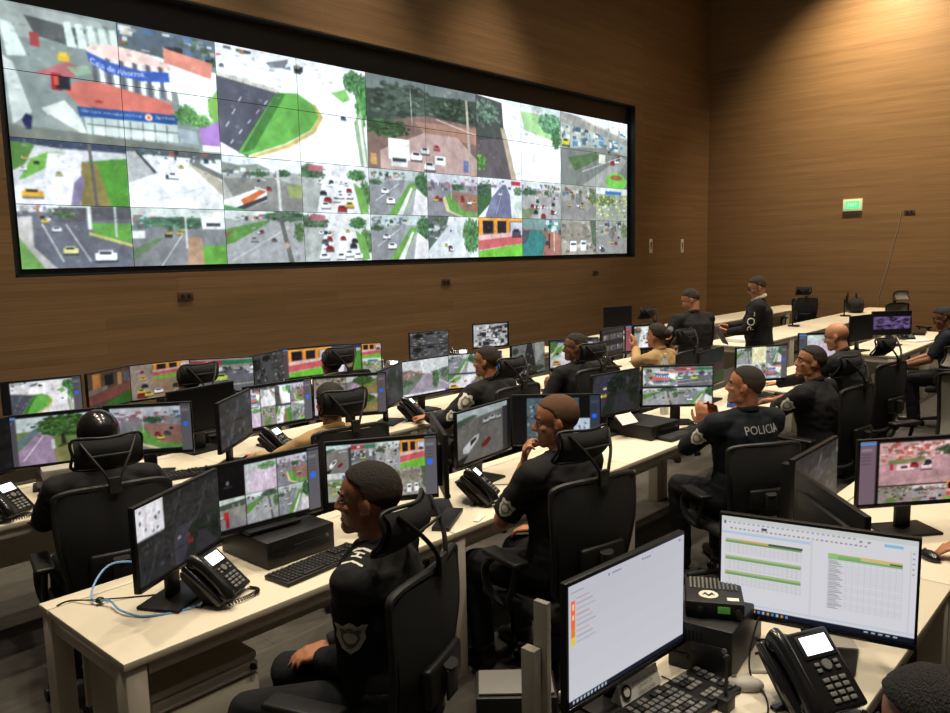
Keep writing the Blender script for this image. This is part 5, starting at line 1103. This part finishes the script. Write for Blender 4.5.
def loft_ell(bm, rings, n=24, e=2.3):
    rs = []
    for c, X, Y, rx, ry in rings:
        r = []
        for k in range(n):
            a = 2 * PI * k / n; ca, sa = math.cos(a), math.sin(a)
            r.append(c + X * (math.copysign(abs(ca) ** (2 / e), ca) * rx) + Y * (math.copysign(abs(sa) ** (2 / e), sa) * ry))
        rs.append(r)
    rings_loft(bm, rs)

def person(label, x, y, head, at=None, wh=None, sit=True, lean=0, twist=0, hyaw=0, hpitch=0, hroll=0, hands=None, sleeve='long', shirt='uni', skin='skin1', hair='hair', hstyle='short', vox=.009, hv=.007, hip=None, legs=None, fwd=0, extras=None, bald=False, build=1.0, neckf=0.0, z0=0):
    hz = hip if hip else (.56 if sit else .93)
    a = R(lean); S_ = V((0, math.sin(a), math.cos(a))); Fv = V((0, math.cos(a), -math.sin(a)))
    tw_ = Matrix.Rotation(R(twist), 3, S_); X = tw_ @ V((1, 0, 0)); Fs = tw_ @ Fv; X0_ = V((1, 0, 0))
    Pv = V((0, fwd, hz)); B_ = build
    neck = Pv + S_ * .50; shc = Pv + S_ * .445
    hc = neck + S_ * (.105) + V((0, .02 + neckf, .05))
    if at:
        dz_ = max(-.12, min(.12, at[2] - hc.z)); hz += dz_
        for v_ in (Pv, neck, shc, hc): v_.z += dz_
        o_ = Matrix.Rotation(R(head), 3, 'Z') @ hc; x, y = at[0] - o_.x, at[1] - o_.y
    t = thing('person', label, 'person', (x, y, z0), R(head))
    if wh:
        hands = dict(hands or {}); inv = Matrix.Rotation(-R(head), 3, 'Z')
        for k_, q_ in wh.items(): hands[k_] = (inv @ (V(q_[0]) - V((x, y, 0))), inv @ V(q_[1]), inv @ V(q_[2]), q_[3], *q_[4:])
    H = Matrix.Translation(hc) @ Matrix.Rotation(R(hyaw), 4, 'Z') @ Matrix.Rotation(R(-hpitch), 4, 'X') @ Matrix.Rotation(R(hroll), 4, 'Y')
    h3 = H.to_3x3()
    def hp(p): return H @ V(p)
    # ---- arms
    arms = {}
    hands = hands or {}
    for sd, s in (('L', -1), ('R', 1)):
        sh = shc + X * (.175 * s * B_)
        hd = hands.get(sd, ((s * .22, .36 + fwd, hz + .05), (0, 1, -.2), (0, 0, -1), .3, (s * .8, -.4, -1)))
        el, wr = ik(sh, hd[0], .29, .26, hd[4] if len(hd) > 4 else (s * .6, -.3, -1))
        arms[sd] = (s, sh, el, wr, hd)
    # ---- body (skin) as one continuous surface
    def torso(bm, g):
        loft_ell(bm, [(Pv - S_ * .10, X0_, Fv, .10 + g, .075 + g), (Pv - S_ * .04, X0_, Fv, .155 * B_ + g, .105 * B_ + g), (Pv + S_ * .06, X0_, Fv, .150 * B_ + g, .105 * B_ + g), (Pv + S_ * .16, X0_.lerp(X, .4).normalized(), Fs, .138 * B_ + g, .10 * B_ + g), (Pv + S_ * .30, X, Fs, .160 * B_ + g, .112 * B_ + g), (Pv + S_ * .39, X, Fs, .165 * B_ + g, .105 * B_ + g), (Pv + S_ * .45, X, Fs, .145 * B_ + g, .085 + g), (Pv + S_ * .49, X, Fs, .085 + g, .066 + g), (Pv + S_ * .515, X, Fs, .058 + g, .056 + g)], e=2.4)
        for s in (-1, 1):
            sh = shc + X * (.175 * s * B_); caps(bm, neck - S_ * .02 + X * .02 * s, sh + S_ * .0, .045 + g, .055 + g)
            caps(bm, Pv + S_ * .36 + X * .09 * s, sh - S_ * .03, .075 + g, .055 + g)
    kneep = legs or ([(-.14, .44 + fwd, .53), (.14, .44 + fwd, .53)] if sit else [(-.10, .02, .48), (.10, .04, .48)])
    ank = [(k[0] * .95, k[1] - .04, .09) for k in kneep] if sit else [(-.11, -.02, .09), (.11, .02, .09)]
    def legsf(bm, g, flat=False):
        for s, kp, ap in zip((-1, 1), kneep, ank):
            hp_ = Pv + V((s * .09, 0, -.02)); caps(bm, hp_, kp, .088 * B_ + g, .058 + g); caps(bm, kp, ap, .056 + g, .038 + g * 1.3, flat=(False, flat))
    bm = newbm(); torso(bm, 0); legsf(bm, -.002)
    for s, kp, ap in zip((-1, 1), kneep, ank): caps(bm, V(ap) + V((0, -.02, -.045)), V(ap) + V((s * .02, .14, -.055)), .032, .026)
    for sd, (s, sh, el, wr, hd) in arms.items():
        caps(bm, sh, el, .048 * B_, .038); caps(bm, el, el.lerp(wr, .35), .040, .040); caps(bm, el.lerp(wr, .35), wr, .040, .025)
        add_hand(bm, wr, hd[1], hd[2], hd[3], s)
    caps(bm, neck - S_ * .05, hp((0, -.018, -.045)), .060, .055)
    ell(bm, hp((0, -.012, .032)), (.076, .098, .088), h3.to_4x4(), 24, 16); ell(bm, hp((0, .022, -.035)), (.063, .070, .078), h3.to_4x4())
    caps(bm, hp((0, .070, -.092)), hp((0, .076, -.088)), .022, .022); caps(bm, hp((-.046, .01, -.07)), hp((-.014, .07, -.092)), .02, .02); caps(bm, hp((.046, .01, -.07)), hp((.014, .07, -.092)), .02, .02)
    caps(bm, hp((0, .084, .012)), hp((0, .102, -.022)), .010, .0135); ell(bm, hp((-.012, .098, -.025)), (.009, .010, .008), h3.to_4x4()); ell(bm, hp((.012, .098, -.025)), (.009, .010, .008), h3.to_4x4())
    caps(bm, hp((-.038, .070, .026)), hp((0, .079, .024)), .011, .011); caps(bm, hp((.038, .070, .026)), hp((0, .079, .024)), .011, .011)
    for s in (-1, 1):
        ell(bm, hp((s * .042, .062, -.018)), (.018, .018, .016), h3.to_4x4())
        em = h3.to_4x4() @ RZ(R(s * 20)) @ RX(R(-8)); ell(bm, hp((s * .079, -.010, -.004)), (.008, .017, .029), em); ell(bm, hp((s * .072, .0, -.02)), (.012, .012, .014), em)
    caps(bm, hp((-.018, .083, -.056)), hp((.018, .083, -.056)), .0085, .0085); caps(bm, hp((-.014, .083, -.067)), hp((.014, .083, -.067)), .009, .009)
    me = bake(bm, hv, 3); me.materials.append(M[skin])
    body = link('body', me, t)
    for s in (-1, 1):
        b = newbm(); ell(b, hp((s * .031, .0715, .004)), (.0118, .0118, .0118), None, 14, 10); ey = obj('eye', b, M['eye'], t)
        b = newbm(); ell(b, hp((s * .031, .0805, .004)), (.0058, .0045, .0058), h3.to_4x4(), 10, 8); obj('iris', b, M['iris'], ey)
        b = newbm(); tube(b, [hp((s * .014, .092, .028)), hp((s * .032, .088, .034)), hp((s * .052, .072, .028))], .0045, seg=6); obj('eyebrow', b, M['hair'], t)
    b = newbm(); caps(b, hp((-.015, .0885, -.0595)), hp((.015, .0885, -.0595)), .0045, .0045); caps(b, hp((-.012, .089, -.066)), hp((.012, .089, -.066)), .0048, .0048); obj('lips', b, M['lip'], t)
    # ---- hair / cap
    if not bald:
        off = {'short': .0055, 'crop': .0028, 'full': .012, 'bun': .011, 'cap': .015}[hstyle]
        b = newbm(); bmesh.ops.create_uvsphere(b, u_segments=72, v_segments=48, radius=1)
        for v in b.verts:
            dv = v.co.copy(); dy = dv.y
            tz = float(np.interp(dy, [-1, -.6, -.35, -.12, .1, .22, .45, .8, 1], [-.85, -.80, -.52, -.28, -.22, .22, .42, .56, .60]))
            tz += .03 * mnoise.noise(dv * 6) + .05 * mnoise.noise(dv * 23)
            if hstyle == 'cap': tz = -.28 + .5 * max(0, dy)
            if hstyle in ('full', 'bun') and dy < .1: tz -= .08
            k = max(0, min(1, (dv.z - tz) / .07)); k = k * k * (3 - 2 * k)
            ex = off * k - .010 * (1 - k)
            if k > 0 and hstyle != 'cap': ex += (.0035 if hstyle in ('full', 'bun') else .0016) * mnoise.noise(dv * 14)
            v.co = V((dv.x * (.076 + ex), dv.y * (.098 + ex) - .012, dv.z * (.088 + ex) + .032))
        bmesh.ops.transform(b, matrix=H, verts=b.verts)
        if hstyle == 'bun': ell(b, hp((0, -.12, .02)), (.045, .04, .045))
        if hstyle in ('short', 'crop'):
            iv = H.inverted()
            for f_ in b.faces:
                c_ = iv @ f_.calc_center_median()
                if c_.z < .050 + .012 * mnoise.noise(c_ * 60) and hair != 'hairb': f_.material_index = 1
        hobj = obj('cap' if hstyle == 'cap' else 'hair', b, [M[hair], M['fade']], t, ang=180)
    # ---- shirt
    sl = {'short': .72, 'long': 1.0}[sleeve]
    b = newbm(); g = .012
    torso(b, g); caps(b, Pv + S_ * .40 + Fs * .04, Pv + S_ * .1 + Fs * .03, .09 + g, .10 * B_ + g)
    for sd, (s, sh, el, wr, hd) in arms.items():
        if sleeve == 'short': caps(b, sh, sh.lerp(el, .86), .054 * B_ + g, .052 + g, flat=(False, True))
        else: caps(b, sh, el, .052 * B_ + g, .044 + g); caps(b, el, wr, .044 + g, .028 + g, flat=(False, True))
    me = bake(b, vox, 5, .0045, 9); me.materials.append(M[shirt]); sobj = link('jacket' if sleeve == 'long' else 'shirt', me, t)
    b = newbm(); cr = []
    for k in range(24):
        a2 = 2 * PI * k / 24; q = neck + S_ * (.018 - .02 * math.sin(a2)) + X * (.066 * math.cos(a2)) + Fs * (.066 * math.sin(a2) + .004); cr.append(q)
    tube(b, cr, .016, seg=8, closed=True, sx=.6); obj('collar', b, M[shirt], sobj)
    b = newbm(); legsf(b, .012, True); loft_ell(b, [(Pv - V((0, 0, .10)), X0_, V((0, 1, 0)), .12, .10), (Pv + V((0, 0, -.03)), X0_, Fv, .165 * B_ + .008, .125 * B_), (Pv + S_ * .08, X0_, Fv, .158 * B_ + .006, .115 * B_)])
    me = bake(b, vox * 1.1, 4, .004, 8); me.materials.append(M['trou']); link('trousers', me, t)
    for s, kp, ap in zip((-1, 1), kneep, ank):
        b = newbm(); ap = V(ap); caps(b, ap + V((0, -.01, .03)), ap + V((0, -.01, -.03)), .050, .046); caps(b, ap + V((0, -.03, -.048)), ap + V((s * .02, .15, -.056)), .040, .036)
        me = bake(b, .012, 3); 
        for v in me.vertices: v.co.z = max(v.co.z, .001)
        me.materials.append(M['shoe']); link('boot', me, t)
    info = dict(root=t, shirt=sobj, arms=arms, neck=neck, S=S_, X=X, F=Fs, P=Pv, hp=hp, shc=shc, H=H)
    info['bvh'] = BVHTree.FromPolygons([v.co[:] for v in sobj.data.vertices], [p.vertices[:] for p in sobj.data.polygons])
    return info

def decal(info, origin, d, up, polys, m, name, off=.0035, parent=None):
    """project flat outlines (list of polygons in local 2D metres) onto the shirt"""
    d = unit(d); up = unit(V(up) - d * V(up).dot(d)); rt = up.cross(d)*-1; rt = d.cross(up)
    b = newbm()
    for vs, fs in polys:
        q = []
        for (u, v) in vs:
            o = V(origin) + rt * u + up * v - d * .25
            hit, nn, _, _ = info['bvh'].ray_cast(o, d)
            if hit is None: hit = V(origin) + rt * u + up * v; nn = -d
            q.append(b.verts.new(hit - d * off))
        for f in fs:
            try: b.faces.new([q[i] for i in f])
            except ValueError: pass
    return obj(name, b, m, parent or info['shirt'], ang=80)
def fan(outline, n=3):
    """outline filled with concentric rings so it can bend"""
    cx_ = sum(p[0] for p in outline) / len(outline); cy_ = sum(p[1] for p in outline) / len(outline)
    vs = [(cx_, cy_)]; k = len(outline); fs = []
    for r in range(1, n + 1): vs += [(cx_ + (p[0] - cx_) * r / n, cy_ + (p[1] - cy_) * r / n) for p in outline]
    for i in range(k): fs.append((0, 1 + i, 1 + (i + 1) % k))
    for r in range(n - 1):
        for i in range(k): a = 1 + r * k; fs.append((a + i, a + k + i, a + k + (i + 1) % k, a + (i + 1) % k))
    return vs, fs
def shield(s): return [(x * s, y * s) for x, y in [(0, -.6), (.25, -.42), (.42, -.12), (.40, .15), (.48, .32), (.34, .42), (.2, .38), (.1, .5), (0, .56), (-.1, .5), (-.2, .38), (-.34, .42), (-.48, .32), (-.40, .15), (-.42, -.12), (-.25, -.42)]]
def circle(s): return [(s * math.cos(2 * PI * k / 18), s * math.sin(2 * PI * k / 18)) for k in range(18)]
def rect2(x, y, w, h): return fan([(x - w / 2, y - h / 2), (x, y - h / 2), (x + w / 2, y - h / 2), (x + w / 2, y), (x + w / 2, y + h / 2), (x, y + h / 2), (x - w / 2, y + h / 2), (x - w / 2, y)], 2)
def badge(info, sd, frac=.35, size=.09, d=None, m='badge', inner='badge2', name='badge', shape=shield):
    s, sh, el, wr, hd = info['arms'][sd]; o = sh.lerp(el, frac); up = (sh - el).normalized()
    d = V(d) if d else V((-s, 0, 0)) + info['F'] * .0
    d = d - up * d.dot(up); 
    bd = decal(info, o, d, up, [fan(shape(size))], M[m], name)
    b2 = decal(info, o, d, up, [fan(shape(size * .66))], M[inner], 'badge_field', .005, bd)
    decal(info, o, d, up, [fan(circle(size * .2))], M[m], 'badge_centre', .0065, bd)
    return bd

DOWN = (0, 0, -1)
# nearest officer --------------------------------------------------------------
def seat_of(info, dh=0, back=.03):
    back -= .08
    r_ = info['root']; h_ = math.degrees(r_.rotation_euler.z) + dh; f_ = V((-math.sin(R(h_)), math.cos(R(h_)), 0))
    p_ = V((r_.location.x, r_.location.y, 0)) - f_ * back; return p_.x, p_.y, h_
o1 = person('officer in black uniform seated closest to the camera, white bars on his shoulder', 0, 0, 26, at=(1.633, 1.95, 1.25), lean=2, hyaw=11, hpitch=2, skin='skin1', hair='hairs', hstyle='short', sleeve='long', shirt='uni',
            hands={'L': ((.02, .24, .66), (.9, .5, -.2), DOWN, .35, (-.4, -.8, -1)), 'R': ((.12, .26, .66), (-.6, 1, -.2), DOWN, .35, (.8, -.5, -1))}, hv=.0055, vox=.0075, build=1.12)
badge(o1, 'L', .50, .110, d=(1, .25, 0))
o, X, F_ = o1['shc'] - o1['X'] * .15, o1['X'], o1['F']
decal(o1, o, (0, 0, -1), (0, 1, 0), [rect2(-.045, 0, .012, .07), rect2(.04, 0, .012, .07)], M['badge'], 'shoulder_bars')
decal(o1, o, (0, 0, -1), (0, 1, 0), [rect2(-.012, 0, .008, .035), rect2(.012, 0, .008, .035), rect2(0, 0, .016, .008)], M['badge'], 'shoulder_mark')
o2 = person('officer with cropped reddish hair seated with a hand raised to his mouth', 0, 0, -6, at=(2.873, 2.10, 1.275), lean=0, hyaw=44, hpitch=8, skin='skin4', hair='hairb', hstyle='crop', sleeve='short', shirt='uni', neckf=.01, build=1.08,
            wh={'L': ((2.80, 2.235, 1.06), (.05, -.1, 1), (.5, -.7, 0), .8, (-.8, -.3, -1))}, hands={'R': ((.14, .30, .67), (-.3, 1, -.2), DOWN, .4, (.8, -.4, -1))}, hv=.006, vox=.008)
badge(o2, 'L', .62, .085, d=(1, .3, 0))
o3 = person('officer with grey print across his back leaning back with raised clasped hands', 0, 0, -30, at=(4.459, 1.90, 1.235), lean=-4, hyaw=44, hpitch=-2, skin='skin4', hair='hairs', hstyle='crop', sleeve='long', shirt='navy', build=1.12,
            wh={'L': ((4.60, 2.22, .93), (-.05, .15, 1), (.8, .3, 0), .3, (-.8, .4, -.9)), 'R': ((4.70, 2.20, .93), (-.12, .12, 1), (-.8, -.3, 0), .35, (.9, -.2, -1))}, hv=.0065, vox=.009)
badge(o3, 'L', .42, .10, d=(.9, .6, 0))
vs, ts = text_tris('POLICIA', .066); decal(o3, o3['P'] + o3['S'] * .425, (0, 1, 0), (0, 0, 1), [([(v.x + .035, v.y - .01) for v in vs], ts)], M['greyt'], 'back_lettering', .006)
o4 = person('officer with two pale sleeve badges leaning forward with his hand on the mouse', 0, 0, -4, at=(5.87, 2.02, 1.205), lean=8, hyaw=40, hpitch=-4, skin='skin4', hair='hair', hstyle='short', sleeve='short', shirt='uni', build=1.15,
            wh={'L': ((5.85, 2.44, .82), (.1, 1, 0), DOWN, .3, (-.8, -.2, -.9)), 'R': ((6.32, 2.48, .80), (.1, 1, -.1), DOWN, .35, (.9, -.3, -.6))}, hv=.0065, vox=.009)
badge(o4, 'L', .38, .10, d=(1, .35, 0)); badge(o4, 'L', .72, .075, d=(1, .35, 0), name='lower_badge')
o5 = person('bald man in charcoal jacket hunched forward in the last seat of the nearest row', 0, 0, -6, at=(7.22, 2.27, 1.25), lean=22, hyaw=12, hpitch=16, skin='skin2', bald=True, sleeve='long', shirt='charcoal', build=1.12, hands={'L': ((-.2, .70, .80), (.1, 1, 0), DOWN, .3), 'R': ((.2, .70, .80), (0, 1, 0), DOWN, .3)}, hv=.008, vox=.01)
b1 = person('person in black with a shiny black cap at the left of the middle row', 0, 0, -12, at=(1.519, 3.72, 1.225), lean=4, hyaw=0, skin='skin4', hair='gloss', hstyle='cap', sleeve='long', shirt='uni', build=1.1, hands={'L': ((-.2, .5, .76), (0, 1, 0), DOWN, .3)}, wh={'R': ((2.02, 4.22, .80), (.4, 1, .3), DOWN, .25, (.9, -.3, -.6))}, hv=.008, vox=.01)
b2 = person('dark-haired person with tan sleeves seated before the pinkish tree monitor', 0, 0, -8, at=(2.90, 3.78, 1.165), lean=2, skin='skin4', hair='hair', hstyle='full', sleeve='long', shirt='tan', hands={'L': ((-.26, .50, .80), (0, 1, 0), DOWN, .3, (-.9, -.2, -.7)), 'R': ((.2, .52, .78), (0, 1, 0), DOWN, .3)}, hv=.009, vox=.011)
b3 = person('officer with short hair and a pale sleeve badge, back to camera in the middle row', 0, 0, 0, at=(4.50, 3.93, 1.222), lean=6, hyaw=20, hpitch=4, skin='skin4', hair='hairs', hstyle='crop', sleeve='long', shirt='uni', hands={'L': ((-.30, .42, .80), (0, 1, 0), DOWN, .3, (-1, -.2, -.8)), 'R': ((.2, .50, .78), (0, 1, 0), DOWN, .3)}, hv=.009, vox=.011, build=1.15)
badge(b3, 'L', .30, .12, d=(.8, .7, 0)); badge(b3, 'L', .80, .08, d=(.8, .7, 0), name='lower_badge')
b4 = person('officer looking aside and holding a phone in the middle row', 0, 0, -12, at=(5.618, 3.90, 1.222), lean=3, hyaw=55, hpitch=4, skin='skin3', hair='hairs', hstyle='crop', sleeve='long', shirt='uni', build=1.12, hands={'R': ((.2, .45, .78), (0, 1, 0), DOWN, .3)}, wh={'L': ((5.50, 4.10, .84), (.1, .3, 1), (.8, -.3, .1), .9, (-.9, -.2, -1))}, hv=.008, vox=.011)
b5 = person('woman in a tan shirt with a dark hair bun, raising one hand', 0, 0, -4, at=(7.05, 3.92, 1.187), lean=10, hyaw=8, hpitch=4, skin='skin2', hair='hairs', hstyle='bun', sleeve='long', shirt='tan', hands={'R': ((.22, .50, .78), (0, 1, 0), DOWN, .3)}, wh={'L': ((7.22, 4.25, 1.02), (.05, .2, 1), (0, 1, 0), .3, (-.9, -.1, -1))}, hv=.009, vox=.011)
a1 = person('dark-haired person in black seated by the wall, before the shopfront monitor', 0, 0, -4, at=(2.99, 5.62, 1.12), lean=4, skin='skin1', hair='hair', hstyle='full', sleeve='long', shirt='uni', hv=.010, vox=.013)
a2 = person('dark-haired person half hidden by a headrest before the orange columns monitor', 0, 0, -6, at=(4.25, 5.50, 1.115), lean=2, skin='skin1', hair='hair', hstyle='full', sleeve='long', shirt='uni', hv=.010, vox=.013)
s1 = person('standing officer in black with an orange sleeve badge looking down', 0, 0, -22, at=(7.93, 4.0, 1.49), sit=False, lean=6, hyaw=46, hpitch=28, skin='skin2', hair='hairs', hstyle='crop', sleeve='long', shirt='uni', hands={'L': ((-.24, .28, .98), (.2, 1, -.3), DOWN, .5, (-1, -.3, -1)), 'R': ((.12, .32, .98), (-.2, 1, -.3), DOWN, .5)}, hv=.008, vox=.011, build=1.2)
badge(s1, 'L', .70, .05, d=(.9, .5, 0), m='orange', inner='orange', shape=lambda s: circle(s)); badge(s1, 'L', .46, .032, d=(.9, .5, 0), m='badge2', inner='badge2', name='upper_badge', shape=lambda s: circle(s))
s2 = person('standing officer with glasses and a pale collar holding a tablet', 0, 0, 22, at=(8.93, 3.69, 1.585), sit=False, lean=2, hyaw=10, hpitch=22, skin='skin2', hair='hairs', hstyle='short', sleeve='long', shirt='uni',
            hands={'L': ((-.10, .34, 1.08), (.3, .9, .1), (1, -.3, .3), .7, (-.9, -.2, -1)), 'R': ((.06, .36, 1.13), (-.4, 1, 0), (-.8, 0, -.4), .6, (.9, -.2, -1))}, hv=.007, vox=.010, build=1.25)
vs, ts = text_tris('POL', .12)
s, sh, el, wr, hd = s2['arms']['L']; decal(s2, sh.lerp(el, .62), (1, .1, 0), (0, 1, 0), [([(v.x, v.y) for v in vs], ts)], M['badge'], 'sleeve_lettering', .006)
b = newbm(); nk = s2['neck']; tube(b, [nk + s2['S'] * (.035 - .03 * math.sin(a)) + s2['X'] * (.075 * math.cos(a)) + s2['F'] * (.075 * math.sin(a)) for a in [2 * PI * k / 24 for k in range(24)]], .020, closed=True, sx=.6); obj('pale_collar', b, M['shirtw'], s2['root'])
b = newbm(); hp = s2['hp']
for s in (-1, 1):
    tube(b, [hp((s * .033 + .021 * math.cos(a), .094, .004 + .016 * math.sin(a))) for a in [2 * PI * k / 14 for k in range(14)]], .0026, closed=True, seg=6); tube(b, [hp((s * .055, .092, .008)), hp((s * .082, .05, .01)), hp((s * .084, -.01, .008))], .0026, seg=6)
tube(b, [hp((-.012, .096, .006)), hp((.012, .096, .006))], .002, seg=6); obj('glasses', b, M['gloss'], s2['root'])
rp = person('person in dark clothes seated at the right picture edge across the aisle', 0, 0, 8, at=(9.95, 2.02, 1.225), lean=14, hyaw=14, hpitch=22, skin='skin3', hair='hair', hstyle='short', sleeve='short', shirt='navy', build=1.1, hands={'L': ((-.22, .50, .70), (-.3, 1, 0), DOWN, .3), 'R': ((.1, .50, .70), (-.3, 1, 0), DOWN, .3)}, hv=.009, vox=.012)
dm = person('person with thick black hair at the bottom right corner, only the head showing', 0, 0, -8, at=(1.66, .315, 1.09), lean=10, hyaw=4, hpitch=14, skin='skin4', hair='hair', hstyle='full', sleeve='long', shirt='uni', hands={'L': ((-.3, .30, .52), (0, 1, -.1), DOWN, .3), 'R': ((.22, .30, .52), (0, 1, -.1), DOWN, .3)}, hv=.006, vox=.010)
dn = person('person at the right picture edge with one hand on a mouse', 3.95, .05, 8, lean=8, hyaw=10, skin='skin4', hair='hair', hstyle='short', sleeve='short', shirt='uni', hands={'R': ((.25, .50, .79), (0, 1, 0), DOWN, .3)}, wh={'L': ((3.70, .60, .80), (-.45, .8, -.1), DOWN, .35, (-.8, -.2, -.7))}, hv=.007, vox=.011)

t = thing('phone_handset', 'dark phone held in the hand of the officer looking aside', 'phone', (5.56, 4.11, .93)); t.rotation_euler = (R(-15), R(20), R(20))
b = newbm(); box(b, (0, 0, 0), (.075, .012, .15), bev=.005); obj('body', b, M['black'], t)
b = newbm(); box(b, (0, -.007, 0), (.065, .002, .13)); obj('glass', b, M['grey'], t)
r_ = s2['root']; c_ = r_.location + Matrix.Rotation(R(22), 3, 'Z') @ V((-.02, .43, 1.04))
t = thing('tablet', 'grey purple tablet held by the standing officer with glasses', 'tablet', c_); t.rotation_euler = (R(-30), R(0), R(42))
b = newbm(); box(b, (0, 0, 0), (.20, .014, .25), bev=.005); obj('body', b, M['purple'], t)
b = newbm(); box(b, (0, -.008, 0), (.17, .002, .22)); obj('glass', b, M['off'], t)

gC, gB, gA = 'chairs at the nearest row', 'chairs at the middle row', 'chairs at the row by the wall'
for inf, dh, bk, lb, g_ in (
    (o1, -6, .05, 'mesh office chair under the nearest officer, white tag on its lumbar pad', gC),
    (o2, -8, .04, 'black mesh office chair under the officer with a hand at his mouth', gC),
    (o3, -4, .06, 'black mesh office chair under the officer with print across his back', gC),
    (o4, -4, .06, 'black mesh office chair under the officer with two sleeve badges', gC),
    (o5, -6, .05, 'black mesh office chair behind the bald man', gC),
    (b1, -2, .04, 'black mesh office chair of the capped person at the left of the middle row', gB),
    (b2, -4, .04, 'black mesh office chair of the tan-sleeved dark-haired person', gB),
    (b3, -2, .05, 'black mesh office chair of the badge-sleeved officer in the middle row', gB),
    (b4, 0, .05, 'black mesh office chair of the officer holding a phone', gB),
    (b5, 0, .08, 'black mesh office chair of the woman in tan', gB),
    (a1, 0, .04, 'black mesh office chair of the far person by the shopfront monitor', gA),
    (a2, 0, .02, 'black mesh office chair before the orange columns monitor', gA),
    (rp, 0, .06, 'black mesh office chair of the person at the right edge across the aisle', 'chairs across the aisle'),
    (dm, 0, .05, 'black office chair under the black-haired person at the bottom right corner', 'foreground chairs'),
    (dn, 0, .05, 'black office chair of the person with a hand on a mouse at the right edge', 'foreground chairs')):
    x_, y_, h_ = seat_of(inf, dh, bk); c_ = chair(x_, y_, h_, lb, g_)
    if inf is o1: c_.location.x -= .06; c_.location.y += .03
    if inf is o3:
        c_.scale = (.96, .96, .88)
        for ch in list(c_.children):
            if ch.name.startswith('headrest'):
                for g2_ in list(ch.children): bpy.data.objects.remove(g2_)
                bpy.data.objects.remove(ch)
chair(9.44, 5.55, -10, 'empty black office chair at the right end of the row by the wall', gA)
chair(15.6, 5.60, -50, 'empty black mesh chair at the far right desks in front of the wood wall', 'chairs across the aisle')
c2 = make_chair(True); c2.location = (14.4, 3.4, 0); c2.rotation_euler = (0, 0, R(150)); c2['label'] = 'office chair with pale grey mesh back at the far right'; c2['group'] = 'chairs across the aisle'
c3 = dup(c2, loc=(6.50, 1.30, 0), rz=R(62), label='grey mesh office chair with its back to us at the right picture edge', group='foreground chairs')

# ------------------------------------------------------------------ lights
def downlight(x, y, e_, label, size=.16, aim=None, blend=.5, cone=70, col=(1, .86, .66)):
    t = thing('downlight', label, 'ceiling light', (x, y, ZC))
    b = newbm(); cyl(b, (0, 0, -.03), .13, .06, bev=.01); obj('housing', b, M['black2'], t)
    b = newbm(); cyl(b, (0, 0, -.062), .10, .006); obj('lens', b, M['lamp'], t)
    ld = bpy.data.lights.new('spot', 'SPOT'); ld.energy = e_; ld.color = col; ld.spot_size = R(cone); ld.spot_blend = blend; ld.shadow_soft_size = size
    lo = bpy.data.objects.new('lamp', ld); COL.objects.link(lo); lo.parent = t; lo.location = (0, 0, -.12)
    if aim: lo.rotation_euler = (V(aim) - V((x, y, ZC - .12))).to_track_quat('-Z', 'Y').to_euler()
    return t
for yy in (.4, 2.9, 5.4, 7.7):
    for xx in (1.6, 4.6, 7.6, 10.6, 13.6):
        if yy > 7 and xx > 12: continue
        downlight(xx, yy, 720, 'round ceiling downlight over the control room', size=.16, cone=72, blend=.75)
downlight(17.1, 5.3, 2300, 'ceiling downlight washing the right wood wall', size=.15, cone=110, blend=1, aim=(19.15, 5.0, 4.2), col=(1, .80, .50))
downlight(16.9, 1.0, 1000, 'second ceiling downlight by the right wood wall', size=.15, cone=110, blend=1, aim=(19.15, 1.2, 4.0), col=(1, .80, .50))
for o_ in list(bpy.data.objects):
    if o_.name.startswith('downlight') and o_.type == 'EMPTY': o_['group'] = 'ceiling downlights'

w = bpy.data.worlds.new('World'); scn.world = w; w.use_nodes = True
bg = w.node_tree.nodes['Background']; bg.inputs[0].default_value = (.9, .8, .65, 1); bg.inputs[1].default_value = .05
def area(x, y, z, sx, sy, e_, col, rot=(0, 0, 0)):
    ld = bpy.data.lights.new('area', 'AREA'); ld.shape = 'RECTANGLE'; ld.size = sx; ld.size_y = sy; ld.energy = e_; ld.color = col
    lo = bpy.data.objects.new('ceiling_fill_light', ld); COL.objects.link(lo); lo.location = (x, y, z); lo.rotation_euler = rot
area(6, 1.5, ZC - .1, 16, 8, 190, (1, .90, .74))  # broad unseen fill lamp added under the ceiling to lift the room

# ------------------------------------------------------------------ camera
cam = bpy.data.cameras.new('Camera'); co = bpy.data.objects.new('Camera', cam); COL.objects.link(co)
yaw, pitch, roll = 0.83826, 0.12825, -0.02135
f = V((math.sin(yaw) * math.cos(pitch), math.cos(yaw) * math.cos(pitch), -math.sin(pitch))); r = V((math.cos(yaw), -math.sin(yaw), 0)); u = r.cross(f)
r2 = r * math.cos(roll) + u * math.sin(roll); u2 = -r * math.sin(roll) + u * math.cos(roll)
mm = Matrix((( r2.x, u2.x, -f.x, 0), (r2.y, u2.y, -f.y, 0), (r2.z, u2.z, -f.z, 2.03352), (0, 0, 0, 1)))
co.matrix_world = mm
cam.sensor_fit = 'HORIZONTAL'; cam.sensor_width = 36; cam.lens = 798.21116 / 950 * 36; cam.clip_start = .05; cam.clip_end = 100
scn.camera = co
vs_ = scn.view_settings; scn.display_settings.display_device = 'sRGB'
vs_.view_transform = 'Standard'; vs_.look = 'None'; vs_.gamma = 1; vs_.use_curve_mapping = False; vs_.exposure = 0.0
scn.cycles.use_denoising = True; scn.cycles.max_bounces = 6

for o_ in list(COL.objects): scn.collection.objects.link(o_)
bpy.data.collections.remove(COL)
bpy.context.view_layer.update()
